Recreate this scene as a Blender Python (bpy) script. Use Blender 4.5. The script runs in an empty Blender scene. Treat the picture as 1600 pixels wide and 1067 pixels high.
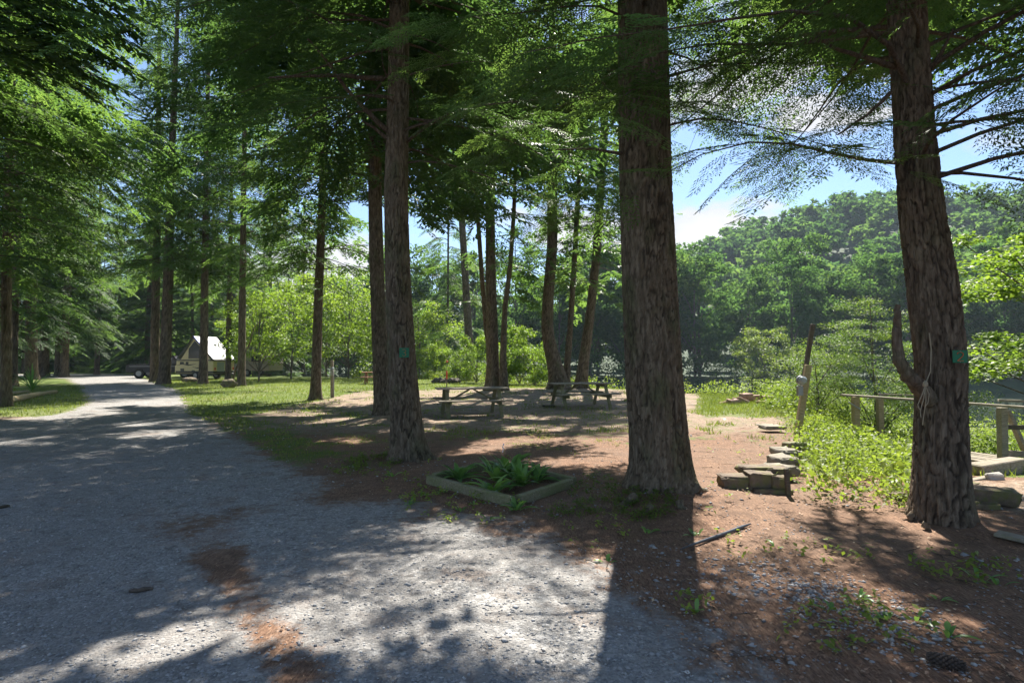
import bpy, math, random
import numpy as np
from mathutils import Vector, Matrix, Euler
rad = math.radians
C = bpy.context.scene.collection
scene = bpy.context.scene
# ------------------------------------------------------------------ camera
PITCH = rad(1.74); CAMZ = 1.6; F = 889.0
cam_d = bpy.data.cameras.new('camera'); cam = bpy.data.objects.new('camera', cam_d); C.objects.link(cam)
cam_d.sensor_width = 36; cam_d.lens = 20.0; cam_d.clip_end = 3000; cam_d.clip_start = 0.05
cam.location = (0, 0, CAMZ); cam.rotation_euler = (rad(90) + PITCH, 0, 0)
scene.camera = cam
# ------------------------------------------------------------------ sun, sky, exposure
SUN_EL, SUN_AZ = 52.0, 12.5          # azimuth from +Y towards +X
SUNV = np.array([math.cos(rad(SUN_EL)) * math.sin(rad(SUN_AZ)), math.cos(rad(SUN_EL)) * math.cos(rad(SUN_AZ)), math.sin(rad(SUN_EL))])
sl = bpy.data.lights.new('sun', 'SUN'); sun = bpy.data.objects.new('sun', sl); C.objects.link(sun)
sl.energy = 4.7; sl.angle = rad(0.53); sl.color = (1.0, 0.945, 0.86)
sun.rotation_euler = Vector(SUNV).to_track_quat('Z', 'Y').to_euler(); sun.location = (0, 0, 60)
scene.view_settings.view_transform = 'Standard'; scene.view_settings.look = 'None'
scene.view_settings.exposure = 1.72; scene.view_settings.gamma = 1.0
w = bpy.data.worlds.new('World'); scene.world = w; w.use_nodes = True
nt = w.node_tree; N = nt.nodes; Lk = nt.links; N.clear()
sky = N.new('ShaderNodeTexSky'); sky.sky_type = 'NISHITA'; sky.sun_disc = False
sky.sun_elevation = rad(SUN_EL); sky.sun_rotation = rad(SUN_AZ); sky.air_density = 1.0; sky.dust_density = 0.3; sky.ozone_density = 4.5
bgn = N.new('ShaderNodeBackground'); bgn.inputs[1].default_value = 0.06
outw = N.new('ShaderNodeOutputWorld'); tc = N.new('ShaderNodeTexCoord')
mp = N.new('ShaderNodeMapping'); mp.inputs['Scale'].default_value = (1, 1, 2.2); mp.inputs['Location'].default_value = (0.35, 0.1, 0.2)
cn = N.new('ShaderNodeTexNoise'); cn.inputs['Scale'].default_value = 3.0; cn.inputs['Detail'].default_value = 9; cn.inputs['Roughness'].default_value = 0.56; cn.inputs['Distortion'].default_value = 0.3
cr = N.new('ShaderNodeValToRGB'); cr.color_ramp.elements[0].position = 0.53; cr.color_ramp.elements[1].position = 0.60
# the cloud bank that stands over the hill (a direction in the sky)
cd = Vector((0.46, 1.0, 0.27)).normalized()
vm = N.new('ShaderNodeVectorMath'); vm.operation = 'DISTANCE'; vm.inputs[1].default_value = cd
mr = N.new('ShaderNodeMapRange'); mr.inputs[1].default_value = 0.0; mr.inputs[2].default_value = 0.20; mr.inputs[3].default_value = 0.17; mr.inputs[4].default_value = -0.02
ad = N.new('ShaderNodeMath'); ad.operation = 'ADD'
nv = N.new('ShaderNodeVectorMath'); nv.operation = 'NORMALIZE'
Lk.new(tc.outputs['Generated'], nv.inputs[0]); Lk.new(nv.outputs[0], mp.inputs[0]); Lk.new(mp.outputs[0], cn.inputs[0])
Lk.new(nv.outputs[0], vm.inputs[0]); Lk.new(vm.outputs['Value'], mr.inputs[0])
Lk.new(cn.outputs['Fac'], ad.inputs[0]); Lk.new(mr.outputs[0], ad.inputs[1]); Lk.new(ad.outputs[0], cr.inputs[0])
mx = N.new('ShaderNodeMix'); mx.data_type = 'RGBA'
cc = N.new('ShaderNodeValToRGB'); cc.color_ramp.elements[0].position = 0.5; cc.color_ramp.elements[0].color = (4.0, 4.15, 4.5, 1); cc.color_ramp.elements[1].position = 0.75; cc.color_ramp.elements[1].color = (5.6, 5.6, 5.7, 1)
Lk.new(ad.outputs[0], cc.inputs[0])
Lk.new(cr.outputs[0], mx.inputs[0]); Lk.new(sky.outputs[0], mx.inputs[6]); Lk.new(cc.outputs[0], mx.inputs[7])
Lk.new(mx.outputs[2], bgn.inputs[0]); Lk.new(bgn.outputs[0], outw.inputs[0])
scene.render.engine = 'CYCLES'
cy = scene.cycles
cy.use_denoising = True; cy.max_bounces = 7; cy.diffuse_bounces = 4; cy.glossy_bounces = 2; cy.transmission_bounces = 4; cy.transparent_max_bounces = 4
cy.use_adaptive_sampling = True; cy.adaptive_threshold = 0.02; cy.sample_clamp_indirect = 4.0
cy.caustics_reflective = False; cy.caustics_refractive = False

# ------------------------------------------------------------------ numeric helpers
rng = np.random.default_rng(7)
def sm(x): x = np.clip(x, 0, 1); return x * x * (3 - 2 * x)
def _h(i, j, k):
    v = np.sin(i * 127.1 + j * 311.7 + k * 74.7) * 43758.5453
    return v - np.floor(v)
def vnoise(x, y, z=0.0):
    x, y, z = np.broadcast_arrays(np.asarray(x, float), np.asarray(y, float), np.asarray(z, float))
    i, j, k = np.floor(x), np.floor(y), np.floor(z); u, v, t = sm(x - i), sm(y - j), sm(z - k)
    r = 0
    for a in (0, 1):
        for b in (0, 1):
            for c in (0, 1):
                r = r + (u if a else 1 - u) * (v if b else 1 - v) * (t if c else 1 - t) * _h(i + a, j + b, k + c)
    return r
def fbm(x, y, z=0.0, o=4):
    r = 0; a = 0.5; x = np.asarray(x, float); y = np.asarray(y, float); z = np.asarray(z, float)
    for q in range(o): r = r + a * vnoise(x, y, z); x = x * 2.03 + 5.1; y = y * 2.03 + 1.7; z = z * 2.03 + 9.2; a *= 0.5
    return r / (1 - 0.5 ** o)
# bank top line, y of the edge for each x (near bank), and the far shore
EX = [-200, -40, -12, -4, 4, 8, 20, 60, 500]; EY = [115, 62, 49, 43, 33, 26, 22.5, 17, 10]
FX = [-300, -60, 0, 40, 110, 500]; FY = [170, 96, 78, 74, 72, 60]
def H(x, y):
    x = np.asarray(x, float); y = np.asarray(y, float)
    e = np.interp(x, EX, EY) + 1.2 * (vnoise(x * .2, 3.3) - .5)
    f = np.interp(x, FX, FY) + 1.5 * (vnoise(x * .15, 8.3) - .5)
    near = 0.10 * (fbm(x * .12, y * .12, 2) - .5) * sm((y - 6) / 10) + 0.05 * (fbm(x * .5, y * .5, 5) - .5) + 0.018 * (fbm(x * 2.2, y * 2.2, 1) - .5)
    yy = np.maximum(y, 0.5)
    near = near - 1.6 * sm((x / yy - .5) / .3) * sm((y - 7) / 10)
    near = near + 0.12 * np.exp(-((x + .4) ** 2 + (y - 27) ** 2) / 14) + 0.10 * np.exp(-((x - 3) ** 2 + (y - 27) ** 2) / 10)
    near = near + .10 * np.exp(-((x - 1.85) ** 2 + (y - 6.7) ** 2) / .5) + .06 * np.exp(-((x - 4.2) ** 2 + (y - 5.6) ** 2) / .4)
    d = y - e
    z = near * (1 - sm(d / 3)) + (-3.4) * sm(d / 6)
    df = y - f
    amp = 9 + 40 * sm((x - 2) / 128)
    far = -3.4 + 2.3 * sm((df + 3) / 5) + amp * sm((df - 10) / 125) + 4 * (fbm(x * .02, y * .02, 4) - .5) * sm((df - 15) / 30)
    return np.where(y > (e + f) / 2, far, z)
def Hs(x, y): return float(H(x, y))
cp, sp_ = math.cos(PITCH), math.sin(PITCH)
def ray(px, py):
    u = (px - 800) / F; v = (533.5 - py) / F
    return np.array([u, cp - v * sp_, sp_ + v * cp])
def Pz(px, py, z=0.0):
    d = ray(px, py); t = (z - CAMZ) / d[2]; return Vector((d[0] * t, d[1] * t, z))
def P(px, py):
    d = ray(px, py); t = 1.0
    for k in range(4000):
        x, y, z = d[0] * t, d[1] * t, CAMZ + d[2] * t
        if z <= Hs(x, y): break
        t *= 1.004
    return Vector((x, y, Hs(x, y)))
def PD(px, py, D):
    d = ray(px, py); t = D / d[1]; return Vector((d[0] * t, D, CAMZ + d[2] * t))
def proj(p):
    x, y, z = p[..., 0], p[..., 1], p[..., 2] - CAMZ
    zc = y * cp + z * sp_; yc = -y * sp_ + z * cp
    zc = np.where(zc > .05, zc, .05)
    return 800 + F * x / zc, 533.5 - F * yc / zc, zc

# ------------------------------------------------------------------ object helpers
def tag(o, label=None, cat=None, group=None, kind=None):
    if label: o['label'] = label
    if cat: o['category'] = cat
    if group: o['group'] = group
    if kind: o['kind'] = kind
    return o
def empty(name, loc, rz=0, label=None, cat=None, group=None, parent=None):
    o = bpy.data.objects.new(name, None); C.objects.link(o); o.location = loc; o.rotation_euler = (0, 0, rz); o.empty_display_size = .2
    if parent: o.parent = parent
    return tag(o, label, cat, group)
def link(name, me, parent=None, mats=()):
    for m in mats: me.materials.append(m)
    o = bpy.data.objects.new(name, me); C.objects.link(o)
    if parent: o.parent = parent
    return o
def mesh_tris(name, V, T, mi=None, attrs=None, smooth=False):
    me = bpy.data.meshes.new(name); V = np.ascontiguousarray(V, dtype=np.float32); T = np.ascontiguousarray(T, dtype=np.int32); k = T.shape[1]
    me.vertices.add(len(V)); me.vertices.foreach_set('co', V.ravel())
    me.loops.add(T.size); me.loops.foreach_set('vertex_index', T.ravel())
    me.polygons.add(len(T)); me.polygons.foreach_set('loop_start', np.arange(0, T.size, k, dtype=np.int32)); me.polygons.foreach_set('loop_total', np.full(len(T), k, dtype=np.int32))
    if mi is not None: me.polygons.foreach_set('material_index', np.ascontiguousarray(mi, dtype=np.int32))
    if smooth: me.polygons.foreach_set('use_smooth', np.ones(len(T), dtype=bool))
    for n, a in (attrs or {}).items():
        at = me.attributes.new(n, 'FLOAT', 'POINT'); at.data.foreach_set('value', np.ascontiguousarray(a, dtype=np.float32))
    me.update(calc_edges=True); me.validate(); return me
class MB:                                   # small mesh builder for built objects
    def __init__(s): s.v = []; s.f = []; s.sm = []
    def add(s, vs, fs, smooth=False):
        n = len(s.v); s.v += [tuple(v) for v in vs]; s.f += [tuple(i + n for i in f) for f in fs]; s.sm += [smooth] * len(fs)
    def box(s, c, d, rot=None, bev=0.006, wob=0.0):
        hx, hy, hz = d[0] / 2, d[1] / 2, d[2] / 2; b = min(bev, hx * .45, hy * .45, hz * .45)
        R = rot if rot is not None else Matrix.Identity(3); c = Vector(c); vs = []; idx = {}
        for sx in (-1, 1):
            for sy in (-1, 1):
                for sz in (-1, 1):
                    j = Vector([random.uniform(-wob, wob) for _ in range(3)])
                    for ax in range(3):
                        q = [sx * (hx - (b if ax != 0 else 0)), sy * (hy - (b if ax != 1 else 0)), sz * (hz - (b if ax != 2 else 0))]
                        idx[(sx, sy, sz, ax)] = len(vs); vs.append(c + R @ (Vector(q) + j))
        fs = []
        for sg in (-1, 1):
            q = [(sg, -1, -1, 0), (sg, 1, -1, 0), (sg, 1, 1, 0), (sg, -1, 1, 0)]; fs.append([idx[k] for k in (q if sg > 0 else q[::-1])])
            q = [(-1, sg, -1, 1), (-1, sg, 1, 1), (1, sg, 1, 1), (1, sg, -1, 1)]; fs.append([idx[k] for k in (q if sg > 0 else q[::-1])])
            q = [(-1, -1, sg, 2), (1, -1, sg, 2), (1, 1, sg, 2), (-1, 1, sg, 2)]; fs.append([idx[k] for k in (q if sg > 0 else q[::-1])])
        for a in (-1, 1):
            for bb in (-1, 1):
                fs.append([idx[(a, bb, -1, 0)], idx[(a, bb, -1, 1)], idx[(a, bb, 1, 1)], idx[(a, bb, 1, 0)]][::(1 if a * bb > 0 else -1)])
                fs.append([idx[(a, -1, bb, 0)], idx[(a, 1, bb, 0)], idx[(a, 1, bb, 2)], idx[(a, -1, bb, 2)]][::(1 if a * bb > 0 else -1)])
                fs.append([idx[(-1, a, bb, 1)], idx[(-1, a, bb, 2)], idx[(1, a, bb, 2)], idx[(1, a, bb, 1)]][::(1 if a * bb > 0 else -1)])
        for sx in (-1, 1):
            for sy in (-1, 1):
                for sz in (-1, 1):
                    t = [idx[(sx, sy, sz, 0)], idx[(sx, sy, sz, 1)], idx[(sx, sy, sz, 2)]]; fs.append(t if sx * sy * sz > 0 else t[::-1])
        s.add(vs, fs); return s
    def beam(s, a, b, w_, h_, up=(0, 0, 1), bev=.005, wob=0.0):
        a, b = Vector(a), Vector(b); x = (b - a); L = x.length; x.normalize(); up = Vector(up); y = up.cross(x)
        if y.length < 1e-4: y = Vector((0, 1, 0)).cross(x)
        y.normalize(); z = x.cross(y); R = Matrix((x, y, z)).transposed()
        return s.box((a + b) / 2, (L, w_, h_), R, bev, wob)
    def tube(s, pts, radii, n=10, caps=True, smooth=True):
        pts = [Vector(p) for p in pts]; rings = []; vs = []
        prev = None
        for i, p in enumerate(pts):
            t = (pts[min(i + 1, len(pts) - 1)] - pts[max(i - 1, 0)]).normalized()
            if prev is None: a = t.orthogonal().normalized()
            else: a = (prev - t * prev.dot(t)).normalized()
            prev = a; b = t.cross(a); r = radii[i] if hasattr(radii, '__len__') else radii
            for k in range(n):
                th = 2 * math.pi * k / n; vs.append(p + (a * math.cos(th) + b * math.sin(th)) * r)
        fs = []
        for i in range(len(pts) - 1):
            for k in range(n): fs.append((i * n + k, i * n + (k + 1) % n, (i + 1) * n + (k + 1) % n, (i + 1) * n + k))
        s.add(vs, fs, smooth)
        if caps: s.add(vs[:n], [tuple(range(n))[::-1]]); s.add(vs[-n:], [tuple(range(n))])
        return s
    def prism(s, poly, y0, y1):                # poly in xz, extruded along y
        n = len(poly); vs = [(x, y0, z) for x, z in poly] + [(x, y1, z) for x, z in poly]
        s.add(vs, [tuple(range(n)), tuple(range(2 * n - 1, n - 1, -1))] + [(i, i + n, (i + 1) % n + n, (i + 1) % n) for i in range(n)]); return s
    def blob(s, c, r, seed=0, n=10, m=7, amp=.25, box=0.0, jit=0.0):
        c = Vector(c); vs = []; fs = []
        for i in range(m + 1):
            ph = math.pi * i / m
            for k in range(n):
                th = 2 * math.pi * k / n; d = Vector((math.sin(ph) * math.cos(th), math.sin(ph) * math.sin(th), math.cos(ph)))
                if box: d = Vector([math.copysign(abs(q) ** (1 - box), q) for q in d])
                q = 1 + amp * (float(vnoise(d.x * 2.1 + seed, d.y * 2.1, d.z * 2.1)) - .5) * 2 + jit * (float(vnoise(d.x * 7 + seed, d.y * 7, d.z * 7)) - .5)
                vs.append(c + Vector((d.x * r[0], d.y * r[1], d.z * r[2])) * q)
        for i in range(m):
            for k in range(n): fs.append((i * n + k, (i + 1) * n + k, (i + 1) * n + (k + 1) % n, i * n + (k + 1) % n))
        s.add(vs, fs, True); return s
    def build(s, name, mat, parent=None):
        me = bpy.data.meshes.new(name); me.from_pydata(s.v, [], s.f); me.polygons.foreach_set('use_smooth', s.sm); me.update()
        return link(name, me, parent, (mat,) if mat else ())
def copy_tree(o, parent=None):
    c = o.copy(); C.objects.link(c); c.parent = parent
    for ch in list(o.children): copy_tree(ch, c)
    return c

# ------------------------------------------------------------------ materials
def newmat(name):
    m = bpy.data.materials.new(name); m.use_nodes = True; t = m.node_tree; t.nodes.clear()
    o = t.nodes.new('ShaderNodeOutputMaterial'); b = t.nodes.new('ShaderNodeBsdfPrincipled'); t.links.new(b.outputs[0], o.inputs[0])
    return m, t, b, o
def nd(t, ty, **kw):
    n = t.nodes.new('ShaderNode' + ty)
    for k, v in kw.items():
        if k.startswith('i_'):
            key = k[2:]; n.inputs[int(key) if key.isdigit() else key].default_value = v
        else: setattr(n, k, v)
    return n
def ramp(t, fac, stops):
    r = t.nodes.new('ShaderNodeValToRGB'); e = r.color_ramp.elements
    while len(e) < len(stops): e.new(0.5)
    for k, (p, c) in enumerate(stops): e[k].position = p; e[k].color = (*c, 1) if len(c) == 3 else c
    t.links.new(fac, r.inputs[0]); return r.outputs[0]
def mixc(t, fac, a, b, mode='MIX'):
    m = t.nodes.new('ShaderNodeMix'); m.data_type = 'RGBA'; m.blend_type = mode
    for s, v in ((0, fac), (6, a), (7, b)):
        if hasattr(v, 'is_output'): t.links.new(v, m.inputs[s])
        else: m.inputs[s].default_value = v if s == 0 else (*v, 1)
    return m.outputs[2]
def math_(t, op, a, b=None, c=None):
    m = t.nodes.new('ShaderNodeMath'); m.operation = op
    for s, v in enumerate((a, b, c)):
        if v is None: continue
        if hasattr(v, 'is_output'): t.links.new(v, m.inputs[s])
        else: m.inputs[s].default_value = v
    return m.outputs[0]
def coords(t, scale=(1, 1, 1), kind='Object'):
    c = t.nodes.new('ShaderNodeTexCoord'); m = t.nodes.new('ShaderNodeMapping'); m.inputs['Scale'].default_value = scale; t.links.new(c.outputs[kind], m.inputs[0]); return m.outputs[0]
def noise(t, vec, s, det=4, rough=.5, dist=0):
    n = nd(t, 'TexNoise', i_Scale=s, i_Detail=det, i_Roughness=rough, i_Distortion=dist); t.links.new(vec, n.inputs['Vector']); return n.outputs['Fac']
def bump(t, b, h, strength=.5, dist=.01, normal=None):
    n = t.nodes.new('ShaderNodeBump'); n.inputs['Strength'].default_value = strength; n.inputs['Distance'].default_value = dist; t.links.new(h, n.inputs['Height'])
    if normal: t.links.new(normal, n.inputs['Normal'])
    if b: t.links.new(n.outputs[0], b.inputs['Normal'])
    return n.outputs[0]
def leafmat(name, c0, c1, c2, trans=.5, tcol=1.5, rough=.5, spec=.3):
    m, t, b, o = newmat(name)
    at = nd(t, 'Attribute', attribute_name='tint'); oi = t.nodes.new('ShaderNodeObjectInfo')
    f = math_(t, 'MULTIPLY_ADD', oi.outputs['Random'], .24, -.12); f = math_(t, 'ADD', at.outputs['Fac'], f)
    col = ramp(t, f, [(0.0, c0), (.5, c1), (1.0, c2)])
    t.links.new(col, b.inputs['Base Color']); b.inputs['Roughness'].default_value = rough; b.inputs['Specular IOR Level'].default_value = spec
    tr = t.nodes.new('ShaderNodeBsdfTranslucent'); tc_ = mixc(t, 1.0, col, (tcol * 1.08, tcol * 1.1, tcol * .55), 'MULTIPLY'); t.links.new(tc_, tr.inputs[0])
    mxs = t.nodes.new('ShaderNodeMixShader'); mxs.inputs[0].default_value = trans
    t.links.new(b.outputs[0], mxs.inputs[1]); t.links.new(tr.outputs[0], mxs.inputs[2]); t.links.new(mxs.outputs[0], o.inputs[0]); return m
M = {}
M['needle'] = leafmat('hemlock_needles', (.027, .055, .024), (.054, .100, .036), (.108, .165, .055), .55, 2.0)
M['sapling'] = leafmat('young_needles', (.035, .075, .02), (.085, .145, .032), (.23, .30, .055), .45, 1.6)
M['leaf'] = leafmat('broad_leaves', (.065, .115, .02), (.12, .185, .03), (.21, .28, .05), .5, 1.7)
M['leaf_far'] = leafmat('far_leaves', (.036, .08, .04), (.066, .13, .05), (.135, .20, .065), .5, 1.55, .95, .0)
M['weed'] = leafmat('weed_leaves', (.07, .11, .025), (.13, .18, .035), (.23, .28, .06), .48, 1.7)
M['hosta'] = leafmat('hosta_leaves', (.06, .13, .04), (.12, .24, .06), (.24, .38, .12), .35, 1.5, .3)
M['grass'] = leafmat('grass_blades', (.09, .125, .025), (.15, .19, .04), (.26, .27, .09), .4, 1.5)
def barkmat(name, c0, c1, c2, moss=0.0, sc=1.0, ridge=False):
    m, t, b, o = newmat(name)
    v = coords(t, (1, 1, .22)); n1 = noise(t, v, 22 * sc, 5, .6, .4); n2 = noise(t, coords(t, (1, 1, .5)), 3.5, 3, .5)
    n3 = noise(t, v, 70 * sc, 3, .6)
    vo = nd(t, 'TexVoronoi', feature='DISTANCE_TO_EDGE', i_Scale=16 * sc); t.links.new(v, vo.inputs['Vector'])
    col = ramp(t, n1, [(.3, c0), (.5, c1), (.72, c2)])
    col = mixc(t, math_(t, 'MULTIPLY', n3, .5), col, c1)
    if moss:
        mk = nd(t, 'MapRange'); mk.inputs[1].default_value = .52; mk.inputs[2].default_value = .68; t.links.new(n2, mk.inputs[0])
        col = mixc(t, math_(t, 'MULTIPLY', mk.outputs[0], moss), col, (.085, .095, .045))
    if ridge:
        ra_ = nd(t, 'Attribute', attribute_name='ridge').outputs['Fac']; col = mixc(t, ramp(t, ra_, [(.15, (0, 0, 0)), (.95, (.85, .85, .85))]), col, tuple(q * .55 for q in c0))
    t.links.new(col, b.inputs['Base Color']); b.inputs['Roughness'].default_value = .93; b.inputs['Specular IOR Level'].default_value = .15
    e = nd(t, 'MapRange'); e.inputs[1].default_value = 0; e.inputs[2].default_value = .12; t.links.new(vo.outputs['Distance'], e.inputs[0])
    h = math_(t, 'MULTIPLY_ADD', e.outputs[0], .5, n1); h = math_(t, 'MULTIPLY_ADD', n3, .3, h)
    bump(t, b, h, .9, .02); return m
M['bark'] = barkmat('hemlock_bark', (.066, .050, .033), (.140, .110, .077), (.25, .21, .155), .65, ridge=True)
M['bark_red'] = barkmat('reddish_bark', (.066, .047, .033), (.14, .105, .075), (.25, .20, .145), .35, ridge=True)
M['bark_far'] = barkmat('far_bark', (.06, .05, .042), (.13, .11, .09), (.23, .20, .17), .2, .6)
M['twig'] = barkmat('twig_bark', (.05, .036, .028), (.10, .075, .055), (.17, .13, .10), .1, 1.5)
def woodmat(name, c0, c1, rough=.85, moss=0.0, mc=(.10, .13, .04)):
    m, t, b, o = newmat(name)
    v = coords(t, (1.2, 9, 9)); n1 = noise(t, v, 7, 6, .6, .6); n2 = noise(t, coords(t), 2.3, 4, .6); n3 = noise(t, coords(t, (2, 30, 30)), 6, 4, .6)
    col = ramp(t, n1, [(.32, c0), (.7, c1)])
    mk = nd(t, 'MapRange'); mk.inputs[1].default_value = .58; mk.inputs[2].default_value = .72; t.links.new(n2, mk.inputs[0])
    col = mixc(t, math_(t, 'MULTIPLY', mk.outputs[0], .45), col, tuple(q * .5 for q in c0))
    if moss:
        n4 = noise(t, coords(t), 4.1, 5, .7); k = nd(t, 'MapRange'); k.inputs[1].default_value = .42; k.inputs[2].default_value = .6; t.links.new(n4, k.inputs[0])
        col = mixc(t, math_(t, 'MULTIPLY', k.outputs[0], moss), col, mc)
    t.links.new(col, b.inputs['Base Color']); b.inputs['Roughness'].default_value = rough; b.inputs['Specular IOR Level'].default_value = .25
    bump(t, b, math_(t, 'ADD', n1, math_(t, 'MULTIPLY', n3, .6)), .5, .006); return m
M['wood'] = woodmat('weathered_wood', (.16, .13, .10), (.36, .31, .25), moss=.25)
M['wood_moss'] = woodmat('mossy_wood', (.13, .12, .07), (.29, .26, .17), moss=.6, mc=(.12, .15, .045))
M['wood_tan'] = woodmat('tan_post_wood', (.22, .16, .09), (.42, .33, .20), moss=.3, mc=(.22, .24, .08))
M['wood_red'] = woodmat('reddish_table_wood', (.22, .10, .06), (.36, .19, .12))
M['wood_dark'] = woodmat('dark_old_wood', (.05, .04, .032), (.13, .105, .085), moss=.2)
def stonemat(name, c0, c1, moss=.0, sc=6):
    m, t, b, o = newmat(name); n1 = noise(t, coords(t), sc, 8, .65); n2 = noise(t, coords(t), sc * 8, 4, .6)
    col = ramp(t, n1, [(.3, c0), (.7, c1)])
    if moss:
        n4 = noise(t, coords(t), 5, 6, .7); k = nd(t, 'MapRange'); k.inputs[1].default_value = .48; k.inputs[2].default_value = .6; t.links.new(n4, k.inputs[0])
        col = mixc(t, math_(t, 'MULTIPLY', k.outputs[0], moss), col, (.12, .13, .03))
    t.links.new(col, b.inputs['Base Color']); b.inputs['Roughness'].default_value = .9
    bump(t, b, math_(t, 'ADD', n1, math_(t, 'MULTIPLY', n2, .4)), .6, .02); return m
M['stone'] = stonemat('step_stone', (.075, .054, .038), (.22, .165, .115), .7)
M['ringstone'] = stonemat('fire_ring_stone', (.22, .13, .10), (.44, .30, .23))
M['concrete'] = stonemat('concrete', (.30, .27, .24), (.42, .39, .35))
M['slab'] = stonemat('slab_stone', (.15, .13, .10), (.30, .265, .215), .3)
def plain(name, col, rough=.5, metal=0.0, var=.15, spec=.5):
    m, t, b, o = newmat(name); n1 = noise(t, coords(t), 9, 5, .6)
    c = mixc(t, n1, tuple(q * (1 - var) for q in col), tuple(min(1, q * (1 + var)) for q in col)); t.links.new(c, b.inputs['Base Color'])
    r = nd(t, 'MapRange'); r.inputs[3].default_value = max(0, rough - .1); r.inputs[4].default_value = min(1, rough + .12); t.links.new(n1, r.inputs[0]); t.links.new(r.outputs[0], b.inputs['Roughness'])
    b.inputs['Metallic'].default_value = metal; b.inputs['Specular IOR Level'].default_value = spec; return m
M['green_plate'] = plain('green_painted_plate', (.0, .13, .055), .55)
M['orange'] = plain('orange_paint', (.62, .13, .04), .6)
M['olive_num'] = plain('faded_orange_paint', (.42, .14, .03), .6)
M['pipe'] = plain('black_plastic_pipe', (.035, .042, .055), .38)
M['metal'] = plain('galvanised_metal', (.22, .225, .23), .45, .7)
M['glass'] = plain('meter_glass', (.25, .28, .29), .12, 0, .05)
M['box_grey'] = plain('grey_box_paint', (.27, .27, .25), .55)
M['camper'] = plain('cream_camper_wall', (.50, .42, .24), .5, var=.06)
M['black'] = plain('black_trim', (.02, .02, .022), .45)
M['dark_glass'] = plain('dark_window', (.015, .018, .02), .12, var=.02)
M['white'] = plain('white_roof_panel', (.27, .285, .32), .4, var=.06)
M['blue'] = plain('blue_edge_trim', (.03, .06, .55), .5)
M['truck'] = plain('black_truck_paint', (.012, .012, .015), .4, 0, .1, .3)
M['rubber'] = plain('tyre_rubber', (.02, .02, .02), .85)
M['pink'] = plain('pale_trailer_wall', (.24, .20, .18), .5)
M['tent'] = plain('blue_grey_tarp', (.20, .23, .32), .6)
M['redpole'] = plain('red_painted_stake', (.45, .07, .03), .6)
M['rope'] = plain('hemp_rope', (.30, .25, .17), .9, var=.3)
M['cone'] = plain('pine_cone_brown', (.06, .042, .032), .85, var=.4)
M['flower'] = plain('white_blossom', (.75, .72, .78), .6)
# gravel stones and litter
m, t, b, o = newmat('stones'); a = nd(t, 'Attribute', attribute_name='tint'); t.links.new(ramp(t, a.outputs['Fac'], [(0, (.13, .13, .135)), (.5, (.28, .28, .28)), (.85, (.40, .39, .38)), (1, (.52, .51, .49))]), b.inputs['Base Color']); b.inputs['Roughness'].default_value = .8; M['stones'] = m
m, t, b, o = newmat('litter'); a = nd(t, 'Attribute', attribute_name='tint'); t.links.new(ramp(t, a.outputs['Fac'], [(0, (.10, .05, .03)), (.5, (.22, .11, .06)), (.85, (.34, .20, .12)), (1, (.45, .34, .22))]), b.inputs['Base Color']); b.inputs['Roughness'].default_value = .8; M['litter'] = m
# ground: gravel / needle litter / grass by masks with broken edges
m, t, b, o = newmat('forest_ground'); M['ground'] = m
g = coords(t)
ra = nd(t, 'Attribute', attribute_name='road').outputs['Fac']; ga = nd(t, 'Attribute', attribute_name='grass').outputs['Fac']; da = nd(t, 'Attribute', attribute_name='dirt').outputs['Fac']
nb = noise(t, g, 1.6, 6, .62); nf = noise(t, g, 9, 6, .65); nvf = noise(t, g, 60, 4, .6); nl = noise(t, g, .45, 4, .55)
def voro(s, rnd=1.0):
    v = nd(t, 'TexVoronoi', i_Scale=s, i_Randomness=rnd); t.links.new(g, v.inputs['Vector']); return v
v1 = voro(52); v2 = voro(120); v3 = voro(24)
sep1 = nd(t, 'SeparateColor'); t.links.new(v1.outputs['Color'], sep1.inputs[0]); sep2 = nd(t, 'SeparateColor'); t.links.new(v2.outputs['Color'], sep2.inputs[0])
gc = ramp(t, sep1.outputs[0], [(0, (.12, .118, .115)), (.5, (.265, .258, .248)), (.85, (.37, .36, .345)), (1, (.62, .60, .57))])
gc2 = ramp(t, sep2.outputs[0], [(0, (.14, .137, .132)), (.6, (.285, .278, .265)), (1, (.44, .43, .41))])
gc = mixc(t, .45, gc, gc2)
sep3 = nd(t, 'SeparateColor'); t.links.new(v3.outputs['Color'], sep3.inputs[0]); gc = mixc(t, ramp(t, sep3.outputs[1], [(.80, (0, 0, 0)), (.88, (.7, .7, .7))]), gc, ramp(t, sep3.outputs[0], [(0, (.13, .13, .13)), (1, (.5, .49, .47))]))
dust = ramp(t, nb, [(.35, (.235, .225, .21)), (.65, (.36, .34, .31))])
fg = ramp(t, nf, [(.44, (0, 0, 0)), (.66, (.7, .7, .7))])
gc = mixc(t, fg, gc, dust)
gc = mixc(t, ramp(t, nb, [(.54, (0, 0, 0)), (.70, (.6, .6, .6))]), gc, (.20, .13, .09))
gc = mixc(t, ramp(t, nl, [(.42, (.45, .45, .45)), (.6, (0, 0, 0))]), gc, (.20, .185, .17))
gc = mixc(t, ramp(t, noise(t, g, 5.5, 6, .7), [(.36, (.6, .6, .6)), (.46, (0, 0, 0))]), gc, (.12, .105, .095))
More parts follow.
